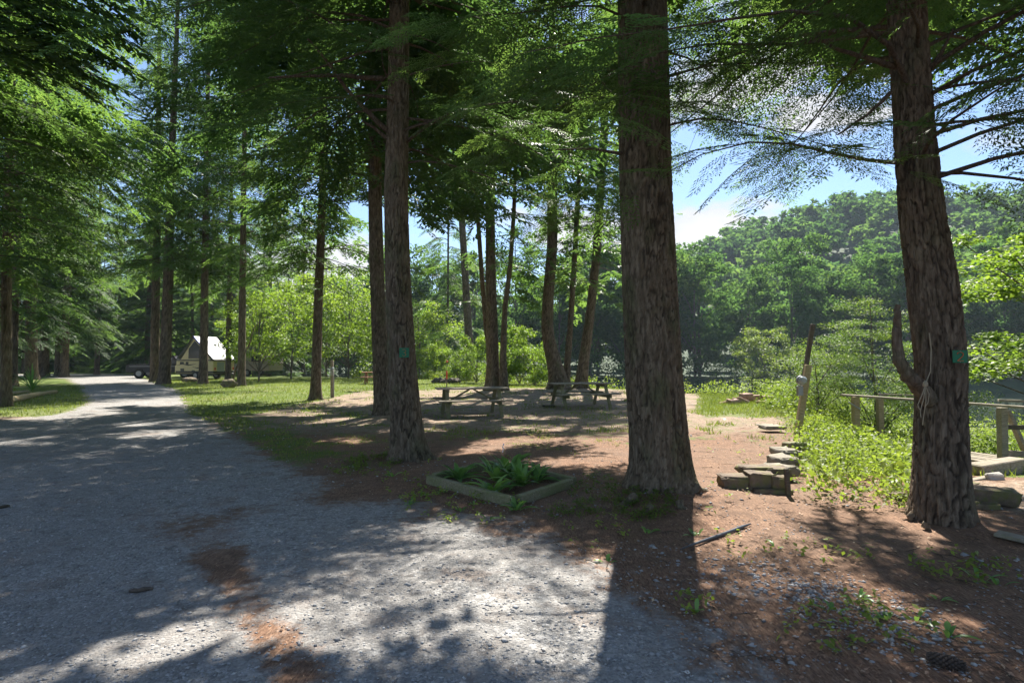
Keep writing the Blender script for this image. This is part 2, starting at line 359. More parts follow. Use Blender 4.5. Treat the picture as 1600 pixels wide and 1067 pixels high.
# needle litter: two crossed stretched noises
s1 = noise(t, coords(t, (1, .18, 1)), 95, 3, .6, .6); s2m = nd(t, 'Mapping'); s2m.inputs['Rotation'].default_value = (0, 0, 1.05); s2m.inputs['Scale'].default_value = (1, .18, 1)
tcx = t.nodes.new('ShaderNodeTexCoord'); t.links.new(tcx.outputs['Object'], s2m.inputs[0]); s2 = noise(t, s2m.outputs[0], 85, 3, .6, .6)
ns = math_(t, 'MAXIMUM', s1, s2)
nc = ramp(t, ns, [(.42, (.075, .044, .03)), (.56, (.22, .125, .078)), (.74, (.44, .29, .19))])
nc = mixc(t, ramp(t, nf, [(.35, (.55, .55, .55)), (.65, (0, 0, 0))]), nc, (.155, .092, .06))
nc = mixc(t, ramp(t, nl, [(.4, (0, 0, 0)), (.7, (.5, .5, .5))]), nc, (.17, .135, .105))
nm_ = noise(t, g, 4.2, 7, .7)
nc = mixc(t, ramp(t, nm_, [(.38, (.6, .6, .6)), (.52, (0, 0, 0))]), nc, (.10, .066, .048))
dc = ramp(t, nf, [(.3, (.12, .088, .06)), (.5, (.24, .18, .13)), (.72, (.42, .34, .25))])
dc = mixc(t, ramp(t, sep1.outputs[1], [(.82, (0, 0, 0)), (.9, (.7, .7, .7))]), dc, (.34, .31, .28))
dfac = ramp(t, math_(t, 'MULTIPLY_ADD', math_(t, 'SUBTRACT', nb, .5), 1.6, da), [(.35, (0, 0, 0)), (.65, (1, 1, 1))])
nc = mixc(t, math_(t, 'MULTIPLY', dfac, .75), nc, dc)
rfac = ramp(t, math_(t, 'ADD', math_(t, 'MULTIPLY_ADD', math_(t, 'SUBTRACT', nb, .5), 1.3, ra), math_(t, 'MULTIPLY', math_(t, 'SUBTRACT', nf, .5), .8)), [(.36, (0, 0, 0)), (.64, (1, 1, 1))])
col = mixc(t, rfac, nc, gc)
grc = ramp(t, nvf, [(.3, (.05, .08, .018)), (.55, (.10, .14, .03)), (.75, (.17, .19, .06))])
grc = mixc(t, ramp(t, nl, [(.45, (0, 0, 0)), (.75, (.6, .6, .6))]), grc, (.20, .18, .09))
gfac = ramp(t, math_(t, 'ADD', math_(t, 'MULTIPLY_ADD', math_(t, 'SUBTRACT', nb, .5), 1.5, ga), math_(t, 'MULTIPLY', math_(t, 'SUBTRACT', nf, .5), 1.1)), [(.42, (0, 0, 0)), (.60, (1, 1, 1))])
col = mixc(t, gfac, col, grc)
t.links.new(col, b.inputs['Base Color']); b.inputs['Roughness'].default_value = .95; b.inputs['Specular IOR Level'].default_value = .15
hb = math_(t, 'MULTIPLY_ADD', v1.outputs['Distance'], -.8, math_(t, 'MULTIPLY', sep1.outputs[0], .7)); hb = math_(t, 'MULTIPLY', hb, rfac)
hb = math_(t, 'ADD', hb, math_(t, 'MULTIPLY', ns, .9)); hb = math_(t, 'MULTIPLY_ADD', nf, 1.4, hb)
bump(t, b, hb, .75, .014)
M['far_ground'] = stonemat('far_forest_floor', (.014, .03, .01), (.035, .07, .02), 0, 1.5)
# water
m, t, b, o = newmat('river_water'); M['water'] = m
b.inputs['Base Color'].default_value = (.018, .028, .022, 1); b.inputs['Roughness'].default_value = .07; b.inputs['Specular IOR Level'].default_value = .6
bump(t, b, noise(t, coords(t, (1, .5, 1)), 2.2, 4, .6), .12, .05)

# ------------------------------------------------------------------ ground sheet
def warp(lo, hi, n, c, k):
    u = np.linspace(math.asinh((lo - c) / k), math.asinh((hi - c) / k), n); return c + k * np.sinh(u)
xs = warp(-420, 520, 400, 0.5, 7.0); ys = warp(-40, 480, 430, 5.5, 8.0)
X, Y = np.meshgrid(xs, ys); Z = H(X, Y)
def sdpoly(px, py, poly):
    d = np.full(px.shape, 1e9); ins = np.zeros(px.shape, bool); n = len(poly)
    for i in range(n):
        x0, y0 = poly[i]; x1, y1 = poly[(i + 1) % n]; ex, ey = x1 - x0, y1 - y0
        tt = np.clip(((px - x0) * ex + (py - y0) * ey) / (ex * ex + ey * ey + 1e-12), 0, 1)
        d = np.minimum(d, (px - x0 - tt * ex) ** 2 + (py - y0 - tt * ey) ** 2)
        c_ = ((y0 > py) != (y1 > py)) & (px < (x1 - x0) * (py - y0) / (y1 - y0 + 1e-12) + x0); ins ^= c_
    return np.where(ins, 1, -1) * np.sqrt(d)
def gp(l): return [tuple(Pz(a, c_)[:2]) for a, c_ in l]
ROAD = gp([(150, 579), (195, 579), (236, 592), (290, 610), (315, 650), (400, 700), (480, 745), (600, 790), (780, 815), (945, 890), (1100, 1000), (1170, 1067)]) + [(1.6, 1.0), (3, -30), (-30, -30), (-30, 5)] + gp([(0, 657), (90, 643), (128, 628), (112, 604), (95, 592), (-60, 586), (-60, 581), (100, 583)])
def caps(x, y, a, b_, r):
    ex, ey = b_[0] - a[0], b_[1] - a[1]; tt = np.clip(((x - a[0]) * ex + (y - a[1]) * ey) / (ex * ex + ey * ey), 0, 1)
    return 1 - sm(np.sqrt((x - a[0] - tt * ex) ** 2 + (y - a[1] - tt * ey) ** 2) / r)
def masks(x, y):
    sd = sdpoly(x, y, ROAD); D = np.maximum(y, 2.0)
    road = .5 + sd / (1.1 + .05 * D)
    A, B_ = Pz(345, 875), Pz(470, 1067)
    road = np.clip(road, -1, 1.05)
    road = road - .72 * caps(x, y, A, B_, .34) - .30 * caps(x, y, Pz(300, 790), A, .8) - .36 * caps(x, y, Pz(560, 770), Pz(400, 800), .9) - .3 * caps(x, y, Pz(150, 770), Pz(330, 850), .6) - .3 * caps(x, y, Pz(640, 800), Pz(560, 870), .5)
    road = road + .55 * caps(x, y, Pz(1180, 900), Pz(1450, 1010), .75) + .3 * caps(x, y, Pz(1150, 690), Pz(940, 740), .7)
    road = road + .25 * caps(x, y, Pz(660, 730), Pz(620, 800), .6)
    rd = np.clip(road, 0, 1.2)
    px_, py_, _ = proj(np.stack([x, y, np.zeros_like(x)], -1))
    grass = sm((y - 25) / 7) * 1.0
    grass = np.where((x < -6) & (y > 16), np.maximum(grass, sm((-6.5 - x) / 2) * sm((y - 14) / 3)), grass)           # beside the road
    grass = np.maximum(grass, .62 * caps(x, y, Pz(340, 640), Pz(480, 715), 1.8))
    grass = np.maximum(grass, .50 * caps(x, y, Pz(560, 650), Pz(400, 625), 3.0))
    grass = np.maximum(grass, .46 * caps(x, y, Pz(560, 725), Pz(470, 715), .9))
    grass = np.maximum(grass, .42 * caps(x, y, Pz(880, 660), Pz(640, 650), 2.0))
    grass = np.maximum(grass, .36 * sm((y - 8) / 4) * (y < 30))
    grass = np.maximum(grass, .40 * caps(x, y, Pz(940, 740), Pz(960, 800), .8))
    grass = np.maximum(grass, .95 * sm((px_ - 1060) / 60) * sm((y - 13.5) / 4) * (y < 60))
    grass = np.maximum(grass, .9 * sm((px_ - 1230) / 40) * sm((y - 7.3) / 1.5))
    grass = grass * (1 - np.clip((rd - .45) * 3, 0, 1) * (y < 60))
    dirt = sm((y - 9) / 7) * (1 - sm((y - 40) / 5)) + .55 * caps(x, y, (5.2, 6.5), (8.5, 7), 1.5)
    dirt = np.maximum(dirt, .9 * caps(x, y, Pz(1560, 780), Pz(1640, 760), 1.3))
    return rd, grass, dirt
rd, gr, dt = masks(X, Y)
far_land = Y > (np.interp(X, EX, EY) + np.interp(X, FX, FY)) / 2
gr = np.where(far_land, .2, gr)
nx, ny = len(xs), len(ys)
V = np.stack([X, Y, Z], -1).reshape(-1, 3); I = np.arange(nx * ny).reshape(ny, nx)
Q = np.stack([I[:-1, :-1], I[:-1, 1:], I[1:, 1:], I[1:, :-1]], -1).reshape(-1, 4)
rf = rd.ravel()[Q].mean(1); gf = gr.ravel()[Q].mean(1); yf = V[Q][:, :, 1].mean(1); ff = far_land.ravel()[Q].all(1)
cls = np.where(ff, 3, np.where(rf > .5, 1, np.where(gf > .55, 2, 0)))
cls = np.where((cls == 1) & (V[Q][:, :, 0].mean(1) > 1.9) & (yf < 6), 0, cls)
for k, nm in enumerate(('ground', 'gravel_road', 'lawn', 'hillside')):
    q = Q[cls == k]; u, inv = np.unique(q, return_inverse=True)
    me = mesh_tris(nm, V[u], inv.reshape(-1, 4), attrs={'road': rd.ravel()[u], 'grass': gr.ravel()[u], 'dirt': dt.ravel()[u]}, smooth=True)
    tag(link(nm, me, None, (M['far_ground' if nm == 'hillside' else 'ground'],)), {'ground': 'reddish brown needle covered forest floor of the campsite', 'gravel_road': 'grey gravel campground lane curving away under the trees', 'lawn': 'patchy grass verge beside the lane and along the river bank', 'hillside': 'wooded hillside across the river'}[nm], None, None, 'structure')
me = mesh_tris('river', [(-400, 5, -2.6), (500, 5, -2.6), (500, 260, -2.6), (-400, 260, -2.6)], [(0, 1, 2, 3)])
tag(link('river', me, None, (M['water'],)), 'dark calm river beyond the grassy bank', None, None, 'structure')

# ------------------------------------------------------------------ foliage templates
def diamond(p, d, nrm, L, W, bend=0.0):
    d = d / np.linalg.norm(d); s = np.cross(nrm, d); s = s / (np.linalg.norm(s) + 1e-9)
    return [p, p + d * L * .45 + s * W * .5, p + d * L + np.array([0, 0, -bend]), p + d * L * .45 - s * W * .5]
def frond(level, seed):
    r = np.random.default_rng(seed); vs = []; ts = []
    def leaf(p, ang, L, W):
        d = np.array([math.cos(ang), math.sin(ang), r.uniform(-.18, .05)]); n = np.array([r.uniform(-.45, .45), r.uniform(-.45, .45), 1.0])
        k = len(vs); vs.extend(diamond(np.array(p), d, n, L, W, L * .12)); ts.extend([(k, k + 1, k + 2), (k, k + 2, k + 3)])
    def zed(x, y): return -.16 * x * x - .35 * y * y
    nt_ = {0: 18, 1: 14, 2: 7}[level]
    for i in range(nt_):
        u = (i + .6) / nt_; x = .08 + .9 * u; side = 1 if i % 2 else -1
        L = .36 * (1 - .75 * u ** 1.6) * r.uniform(.75, 1.15); a = side * rad(r.uniform(42, 58))
        if level == 0:
            nl_ = max(3, int(L / .050))
            for j in range(nl_):
                q = (j + .5) / nl_; X0, Y0 = x + math.cos(a) * L * q, math.sin(a) * L * q
                for sg in (-1, 1): leaf((X0, Y0, zed(X0, Y0)), a + sg * rad(r.uniform(32, 50)), .074 * (1.15 - .5 * q) * r.uniform(.8, 1.2), .019)
            X0, Y0 = x + math.cos(a) * L, math.sin(a) * L; leaf((X0, Y0, zed(X0, Y0)), a, .075, .021)
        elif level == 1:
            nl_ = max(1, int(L / .15))
            for j in range(nl_):
                q = (j + .4) / nl_; X0, Y0 = x + math.cos(a) * L * q, math.sin(a) * L * q
                for sg in (-1, 1): leaf((X0, Y0, zed(X0, Y0)), a + sg * rad(30), .185, .062)
        else:
            for sg in (-.5, .5): leaf((x, 0, zed(x, 0)), a + sg * .5, L * 1.2, .12)
    leaf((.98, 0, zed(1, 0)), 0, .1, .03 if level < 2 else .1)
    return np.array(vs), np.array(ts)
FR = {lv: [frond(lv, 10 * lv + s) for s in range(5)] for lv in (0, 1, 2)}
def inst_fronds(fr, r):
    """fr: dict of arrays p, d, n, s, lv, tint -> vertices, triangles, tint"""
    VV = []; TT = []; AA = []; off = 0
    var = r.integers(0, 5, len(fr['p']))
    for lv in (0, 1, 2):
        for k in range(5):
            sel = (fr['lv'] == lv) & (var == k)
            if not sel.any(): continue
            tv, tt = FR[lv][k]; d = fr['d'][sel]; n = fr['n'][sel]
            d = d / np.linalg.norm(d, axis=1)[:, None]; y = np.cross(n, d); y /= np.linalg.norm(y, axis=1)[:, None] + 1e-9; z = np.cross(d, y)
            B_ = np.stack([d, y, z], 1) * fr['s'][sel][:, None, None]
            W_ = np.einsum('vk,nkc->nvc', tv, B_) + fr['p'][sel][:, None, :]
            m_ = len(d); nvv = len(tv)
            VV.append(W_.reshape(-1, 3)); TT.append((tt[None] + (np.arange(m_) * nvv)[:, None, None] + off).reshape(-1, 3))
            AA.append(np.repeat(fr['tint'][sel], nvv)); off += m_ * nvv
    if not VV: return np.zeros((0, 3)), np.zeros((0, 3), int), np.zeros(0)
    return np.concatenate(VV), np.concatenate(TT), np.concatenate(AA)
def tubes(segs, n=5):
    """segs: list of (pts (k,3), radii (k,)) -> vertices, quads->tris"""
    VV = []; TT = []; off = 0
    for pts, rr in segs:
        pts = np.asarray(pts, float); k = len(pts); tdir = np.gradient(pts, axis=0); tdir /= np.linalg.norm(tdir, axis=1)[:, None] + 1e-9
        ref = np.where(np.abs(tdir[:, 2:3]) > .9, np.array([[1., 0, 0]]), np.array([[0, 0, 1.]])); a = np.cross(tdir, ref); a /= np.linalg.norm(a, axis=1)[:, None] + 1e-9; b_ = np.cross(tdir, a)
        th = np.arange(n) * 2 * math.pi / n
        R_ = pts[:, None] + (a[:, None] * np.cos(th)[None, :, None] + b_[:, None] * np.sin(th)[None, :, None]) * np.asarray(rr)[:, None, None]
        VV.append(R_.reshape(-1, 3)); i = np.arange(k - 1)[:, None] * n; j = np.arange(n)[None]; jn = (j + 1) % n
        q = np.stack([i + j, i + jn, i + n + jn, i + n + j], -1).reshape(-1, 4) + off
        TT.append(np.concatenate([q[:, [0, 1, 2]], q[:, [0, 2, 3]]])); off += k * n
    if not VV: return np.zeros((0, 3)), np.zeros((0, 3), int)
    return np.concatenate(VV), np.concatenate(TT)
def hemlock(axis, h0, Htop, R0, per_m, r, lvf, reach=None, low_r=None):
    """axis(z)->(x,y) of the stem. returns frond dict and limb segments. reach(az, z) scales a branch's length"""
    p = []; d = []; n = []; s = []; tint = []; own = []; segs = []; qs = []
    nb_ = int((Htop - h0) * per_m)
    for i in range(nb_):
        z = h0 + (Htop - h0) * (i + r.random()) / nb_; u = (z - h0) / (Htop - h0)
        az = r.uniform(0, 2 * math.pi); L = R0 * (1 - u) ** .75 * r.uniform(.62, 1.12) * (1 if low_r is None else np.interp(z, *low_r))
        if reach: L *= reach(az, z)
        if L < .35: L = .35
        up = r.uniform(.0, .35) + .35 * u; x0, y0 = axis(z)
        cdir = np.array([math.cos(az), math.sin(az), 0.]); side = np.array([-cdir[1], cdir[0], 0.]); bendy = r.uniform(-.28, .28); wv = r.uniform(0, 6.28)
        tt = np.linspace(0, 1, 9)
        def pt(q): return np.array([x0, y0, z]) + cdir * L * q + side * bendy * L * q * q + np.array([0, 0, 1.]) * L * (up * q - .52 * q * q + .022 * math.sin(7 * q + wv)) + side * L * .02 * math.sin(9 * q + wv)
        segs.append((np.array([pt(q) for q in tt]), np.maximum(.004, (.005 + .005 * L) * (1 - tt * .93))))
        nf_ = max(4, int(L * 5.4)); bt = r.uniform(-.16, .16)
        for j in range(nf_):
            q = .18 + .82 * (j + r.random() * .6) / nf_; sg = 1 if j % 2 else -1; P0 = pt(min(q, 1))
            ang = rad(r.uniform(35, 70)) * sg * (1 - .75 * max(0, q - .8) / .2); dd = cdir * math.cos(ang) + side * math.sin(ang) + np.array([0, 0, r.uniform(-.55, -.02)])
            p.append(P0); d.append(dd); n.append(np.array([r.uniform(-.3, .3), r.uniform(-.3, .3), 1.])); s.append((.36 + .5 * (1 - q) * min(1, L / 3) + .22) * r.uniform(.6, 1.3)); tint.append(.42 + bt + r.uniform(-.14, .14) + .18 * q); own.append(i); qs.append(q)
        p.append(pt(.93)); d.append(cdir + side * bendy + np.array([0, 0, -.45])); n.append(np.array([0, 0, 1.])); s.append(.75); tint.append(.65 + bt); own.append(i); qs.append(.95)
    f = dict(p=np.array(p), d=np.array(d), n=np.array(n), s=np.array(s), tint=np.array(tint), own=np.array(own), q=np.array(qs))
    f['lv'] = lvf(f['p']); return f, segs
def sel(f, k): return {a: b_[k] for a, b_ in f.items()}
def crown_mesh(name, f, segs, r, ns=5):
    v, t_, a = inst_fronds(f, r); v2, t2 = tubes(segs, ns)
    return mesh_tris(name, np.concatenate([v, v2]), np.concatenate([t_, t2 + len(v)]), np.concatenate([np.zeros(len(t_), int), np.ones(len(t2), int)]), {'tint': np.concatenate([a, np.full(len(v2), .5)])})

# ------------------------------------------------------------------ trunks
def trunk_mesh(name, path, nseg, zs, amp, seed, flare=.35, lobes=5, freq=1.0):
    pa = np.array(path, float); zz = np.asarray(zs)
    from_z = pa[:, 2]
    def sm_i(col):
        y = np.interp(zz, from_z, pa[:, col]); k = 9
        yp = np.interp(np.concatenate([[zz[0] - (k - i) * .05 for i in range(k)], zz, [zz[-1] + i * .05 for i in range(k)]]), from_z, pa[:, col])
        ker = np.hanning(2 * k + 1); ker /= ker.sum(); return np.convolve(yp, ker, 'valid')
    cx, cyy, rr = sm_i(0), sm_i(1), sm_i(3)
    th = np.linspace(0, 2 * math.pi, nseg, endpoint=False); TH, ZZ = np.meshgrid(th, zz)
    R_ = rr[:, None] * (1 + .05 * (vnoise(np.cos(TH) * 1.5 + seed, np.sin(TH) * 1.5, ZZ * .8) - .5) * 2)
    hz = np.maximum(ZZ - zz[0] - .25, 0)
    lob = .55 + .45 * np.cos(TH * lobes + seed * 2.1 + 1.2 * np.sin(TH * 2 + seed)); R_ = R_ * (1 + flare * np.exp(-hz / .16) * lob + flare * .22 * np.exp(-hz / .5))
    if amp:
        a, b_ = np.cos(TH) * R_, np.sin(TH) * R_; q = freq
        w1 = fbm(a * 14 * q, b_ * 14 * q, ZZ * 5 * q + seed, 3) - .5; w2 = fbm(a * 5 + 3, b_ * 5, ZZ * 2 * q + seed, 2) - .5
        r1 = 1 - np.abs(2 * vnoise(a * 32 * q + w1 * 3.4, b_ * 32 * q + w1 * 3.4 + seed, ZZ * 6.5 * q + w2 * 3) - 1)
        r2 = 1 - np.abs(2 * vnoise(a * 47 * q + 7 + w1 * 3, b_ * 47 * q, ZZ * 11 * q + seed + w1 * 3) - 1)
        groove = sm((r1 - .70) / .30) * (.45 + .55 * sm(.5 + w2 * 3)); g2 = sm((r2 - .66) / .34); RG = np.clip(groove * .85 + .5 * g2, 0, 1) * (.75 + .5 * fbm(a * 60, b_ * 60, ZZ * 40, 2))
        R_ = R_ - amp * groove * 1.2 - amp * .55 * g2 + amp * .7
    else: RG = R_ * 0
    Vv = np.stack([cx[:, None] + np.cos(TH) * R_, cyy[:, None] + np.sin(TH) * R_, ZZ], -1).reshape(-1, 3)
    n_, m_ = len(zz), nseg; i = np.arange(n_ - 1)[:, None] * m_; j = np.arange(m_)[None]; jn = (j + 1) % m_
    return mesh_tris(name, Vv, np.stack([i + j, i + jn, i + m_ + jn, i + m_ + j], -1).reshape(-1, 4), attrs={'ridge': RG.ravel()}, smooth=True)
def pxpath(pts, D, ztop, rtop, dz=0):
    """pts: (px, py, width px) at depth D -> path in metres, continued straight up to ztop"""
    out = []
    for a, b_, w_ in pts:
        q = PD(a, b_, D); out.append([q.x, D + dz * (q.z), q.z, w_ / 2 / F * D])
    out[0][2] = Hs(out[0][0], D) - .25
    a, b_ = out[-2], out[-1]; k = (ztop - b_[2]); sx = (b_[0] - a[0]) / (b_[2] - a[2]) * .5
    out.append([b_[0] + sx * k * .5, b_[1], b_[2] + k * .5, (b_[3] + rtop) / 2]); out.append([b_[0] + sx * k * .6, b_[1], ztop, rtop])
    return out
def axis_of(path):
    pa = np.array(path); return lambda z: (float(np.interp(z, pa[:, 2], pa[:, 0])), float(np.interp(z, pa[:, 2], pa[:, 1])))
def zsamples(z0, zmid, ztop, n1, n2): return np.concatenate([np.linspace(z0, zmid, n1), np.linspace(zmid, ztop, n2)[1:]])
LIT = [(600, 900, 80, 26, -15), (690, 872, 70, 26, -20), (765, 895, 70, 24, -10), (560, 945, 60, 20, -30), (420, 985, 70, 26, -25), (860, 905, 46, 20, 0), (800, 1000, 90, 34, 10), (890, 1040, 70, 34, 10),
       (130, 1045, 90, 18, 0), (310, 912, 34, 12, 0), (300, 955, 40, 15, -20), (965, 965, 26, 48, 0), (965, 890, 46, 15, 0), (640, 890, 110, 24, -20), (700, 1020, 60, 26, -25), (500, 1040, 60, 22, -20), (1190, 825, 150, 24, 30), (1330, 800, 120, 18, 8), (1420, 785, 70, 16, 0),
       (1170, 780, 80, 14, 15), (1550, 790, 80, 44, 0), (1400, 950, 90, 14, 25), (1250, 900, 55, 14, 30), (1130, 930, 34, 16, 0), (1100, 850, 40, 12, 20),
       (700, 655, 38, 6, 0), (770, 650, 30, 5, 0), (700, 620, 70, 8, 0), (225, 676, 40, 5, 0), (205, 663, 26, 4, 0), (10, 690, 40, 4, 0), (290, 622, 210, 8, 0), (60, 642, 100, 12, 0), (860, 725, 60, 6, 0), (560, 628, 70, 4, 0), (1120, 690, 90, 16, 0), (1100, 740, 60, 10, 10), (1500, 860, 60, 10, 10), (1330, 1010, 70, 10, 25), (1480, 960, 60, 8, 15), (930, 700, 40, 8, 0), (780, 690, 50, 4, 0), (520, 660, 50, 4, 0), (680, 1000, 50, 14, -20), (700, 820, 40, 6, 0), (745, 628, 90, 5, 0), (915, 622, 80, 5, 0), (830, 668, 60, 4, 0), (450, 645, 50, 4, 0), (900, 690, 60, 5, 0), (540, 690, 35, 5, 0), (640, 672, 40, 4, 0), (720, 705, 40, 4, 0), (860, 650, 40, 3, 0), (560, 655, 30, 3, 0)]
def lit(x, y):
    px_, py_, _ = proj(np.stack([x, y, np.zeros_like(x)], -1)); wob = 1 + .9 * (vnoise(x * 3.1, y * 3.1) - .5)
    L_ = np.zeros(x.shape, bool)
    for cx, cy_, rx, ry, an in LIT:
        a = rad(an); dx, dy = px_ - cx, py_ - cy_; u = dx * math.cos(a) + dy * math.sin(a); v = -dx * math.sin(a) + dy * math.cos(a)
        L_ |= (u / rx) ** 2 + (v / ry) ** 2 < wob
    L_ |= (py_ < 612) & (px_ > 380) & (y > 5)
    L_ |= (py_ < 668) & (px_ > 1075) & (y > 5)
    L_ |= (px_ > 1240) & (py_ < 785) & (y > 5) & ~((px_ > 1415) & (px_ < 1500) & (py_ > 700))
    return L_ & (y > 1)
ENVX = [-400, 0, 150, 250, 400, 520, 600, 700, 950, 1050, 1100, 1150, 1200, 1250, 1330, 1400, 1480, 1600, 2200]
ENVY = [520, 490, 425, 360, 410, 370, 310, 400, 380, 385, 345, 305, 312, 345, 352, 338, 300, 330, 340]
GAPS = [(1170, 338, 70, 36), (240, 50, 46, 22), (232, 125, 16, 26)]
def lod(p):
    px_, py_, zc = proj(p); inv = (px_ > -120) & (px_ < 1720) & (py_ > -60) & (py_ < 1100)
    return np.where(inv & (zc < 9.8), 0, np.where(inv & (zc < 24), 1, 2))
def prune(f, r, near=True):
    p = f['p'] + f['d'] * f['s'][:, None] * .45; g_ = p[:, :2] - SUNV[:2] / SUNV[2] * p[:, 2:3]
    L_ = lit(g_[:, 0], g_[:, 1])
    for ox, oy in ((.22, 0), (-.22, 0), (0, .25), (0, -.25)): L_ |= lit(g_[:, 0] + ox, g_[:, 1] + oy)
    px_, py_, zc = proj(p); inv = (py_ > -20) & (px_ > -40) & (px_ < 1640)
    rr_ = r.random(len(p)); keep = ~(L_ & (~inv | (rr_ < .8)))
    if near:
        env = np.interp(px_, ENVX, ENVY); keep &= ~(inv & (py_ > env + (r.random(len(p)) - .5) * 50))
        keep &= zc > 3.2
    for cx, cy_, rx, ry in GAPS:
        keep &= ~(((px_ - cx) / rx) ** 2 + ((py_ - cy_) / ry) ** 2 < 1)
    return sel(f, keep)
near_trees = []
def near_hemlock(label, path, nseg, zmid, n1, amp, h0, ztop, R0, per_m, seed, mat='bark', reach=None, flare=.35, near=True, group=None, lobes=5, low_r=None, freq=1.0):
    r = np.random.default_rng(seed); root = path[0]
    e = empty('hemlock_tree', (root[0], root[1], Hs(root[0], root[1])), 0, label, 'tree', group); off = np.array(e.location)
    me = trunk_mesh('trunk', path, nseg, zsamples(path[0][2], zmid, path[-1][2], n1, 40), amp, seed, flare, lobes, freq)
    me.transform(Matrix.Translation(-Vector(off))); link('trunk', me, e, (M[mat],))
    f, segs = hemlock(axis_of(path), h0, ztop, R0, per_m, r, lod, reach, low_r); own0 = f['own'].copy(); f = prune(f, r, near)
    out_ = []; tot_ = np.bincount(own0, minlength=len(segs)); drop = np.zeros(len(f['own']), bool)
    for i_ in range(len(segs)):
        m_ = f['own'] == i_
        if m_.sum() < 4 or m_.sum() < .42 * tot_[i_]: drop |= m_; continue
        qm = np.sort(f['q'][m_])[-2]; k_ = max(2, int(math.ceil(qm * 8)) + 1); out_.append((segs[i_][0][:k_], segs[i_][1][:k_] * np.linspace(1, .3, min(k_, 9))[:k_]))
    segs = out_; f = sel(f, ~drop)
    near_trees.append([e, f, segs, r, off, path]); return e
def dead_limb(e, pts, r0, name='dead_branch', mat='twig'):
    off = Vector(e.location); pts = [Vector(p_) for p_ in pts]; out = []
    for i in range(len(pts) - 1):
        for k in range(4): out.append(pts[i].lerp(pts[i + 1], k / 4) + Vector((random.uniform(-1, 1), random.uniform(-1, 1), random.uniform(-1, 1))) * r0 * .25)
    out.append(pts[-1]); n_ = len(out)
    MB().tube([q - off for q in out], [r0 * (1 - .75 * i / n_) for i in range(n_)], 7).build(name, M[mat], e)
random.seed(3)
# thick straight trunk in the middle
p1 = pxpath([(1034, 770, 92.1), (1030, 700, 86.5), (1022, 600, 84.6), (1014, 450, 80.8), (1008, 250, 77.1), (1003, 0, 73.3)], 6.9, 25, .06)
T1 = near_hemlock('thick dark hemlock trunk with mossy base beside the timber planter', p1, 156, 7.0, 350, .018, 4.2, 24.5, 5.2, 8.5, 11, reach=lambda a, z: 1.0 if z > 8 else .6, flare=.30)
dead_limb(T1, [PD(972, 240, 6.75), PD(930, 233, 6.7), PD(868, 234, 6.7)], .022)
dead_limb(T1, [PD(972, 160, 6.75), PD(955, 145, 6.6), PD(940, 128, 6.5)], .02)
dead_limb(T1, [PD(970, 62, 6.75), PD(945, 45, 6.6)], .02)
p2 = pxpath([(642, 708, 53.9), (634, 650, 46.5), (629, 580, 42.8), (622, 450, 38.1), (619, 300, 35.3), (622, 150, 31.6), (624, 0, 28.8)], 9.2, 23, .05)
T2 = near_hemlock('mossy hemlock with a green number 3 plate, just behind the planter', p2, 130, 8.5, 330, .016, 4.7, 22.5, 5.0, 8.5, 12, flare=.42, lobes=3)
dead_limb(T2, [PD(605, 205, 9.1), PD(560, 160, 8.9), PD(480, 60, 8.3)], .05)
dead_limb(T2, [PD(600, 124, 9.1), PD(520, 118, 8.9), PD(420, 122, 8.6)], .045)
dead_limb(T2, [PD(608, 218, 9.1), PD(585, 200, 9.0), PD(566, 190, 8.9)], .04)
p4 = pxpath([(1470, 806, 80.2), (1470, 740, 72.0), (1470, 640, 67.1), (1470, 560, 67.1), (1456, 440, 65.5), (1440, 330, 57.3), (1428, 200, 50.8), (1420, 80, 49.1), (1415, 0, 49.1)], 5.6, 22, .05)
T4 = near_hemlock('curved hemlock with a rope, a broken side limb and a number 2 plate', p4, 150, 6.0, 330, .020, 3.3, 21.5, 4.6, 13, 13, mat='bark_red', reach=lambda a, z: 1.0 + .35 * max(0, math.cos(a - math.pi)) * (z < 8) * .5, flare=.18)
st = MB(); q0 = PD(1452, 625, 5.5); sp = [q0, PD(1432, 600, 5.42), PD(1415, 582, 5.38), PD(1405, 560, 5.36), PD(1401, 525, 5.35), PD(1401, 500, 5.34), PD(1404, 476, 5.34)]
dead_limb(T4, sp, .082, 'broken_limb', 'bark_red')
dead_limb(T4, [PD(1408, 107, 5.4), PD(1360, 92, 5.2), PD(1322, 82, 5.0), PD(1280, 62, 4.9)], .032)
dead_limb(T4, [PD(1455, 110, 5.5), PD(1475, 75, 5.4), PD(1490, 45, 5.3)], .025)
dead_limb(T4, [PD(1392, 145, 5.4), PD(1355, 180, 5.3), PD(1310, 210, 5.2)], .022)
def roots(e, D_list, seed):
    random.seed(seed); o = Vector(e.location)
    for px_, py_, qx, qy, r_ in D_list:
        a, q = Pz(px_, py_, .12), Pz(qx, qy, .0); pts = []
        for k in range(8):
            w_ = k / 7; p_ = a.lerp(q, w_); p_ += Vector((math.sin(k * 1.7 + seed) * .02, math.cos(k * 1.3) * .02, 0)); p_.z = Hs(p_.x, p_.y) + .07 * (1 - w_) ** 2 - .012 - .02 * w_; pts.append(p_ - o)
        MB().tube(pts, [r_ * (.8 - .6 * k / 7) for k in range(8)], 10).build('root', M['bark'], e)
roots(T1, [(990, 772, 955, 792, .07), (1085, 765, 1112, 772, .075), (1060, 780, 1075, 800, .06), (1015, 785, 1000, 806, .05)], 1)
roots(T2, [(655, 706, 694, 714, .055), (650, 712, 668, 722, .05), (620, 712, 600, 722, .05)], 2)
roots(T4, [(1428, 800, 1404, 816, .04), (1505, 800, 1520, 812, .045), (1450, 812, 1440, 826, .04)], 3)
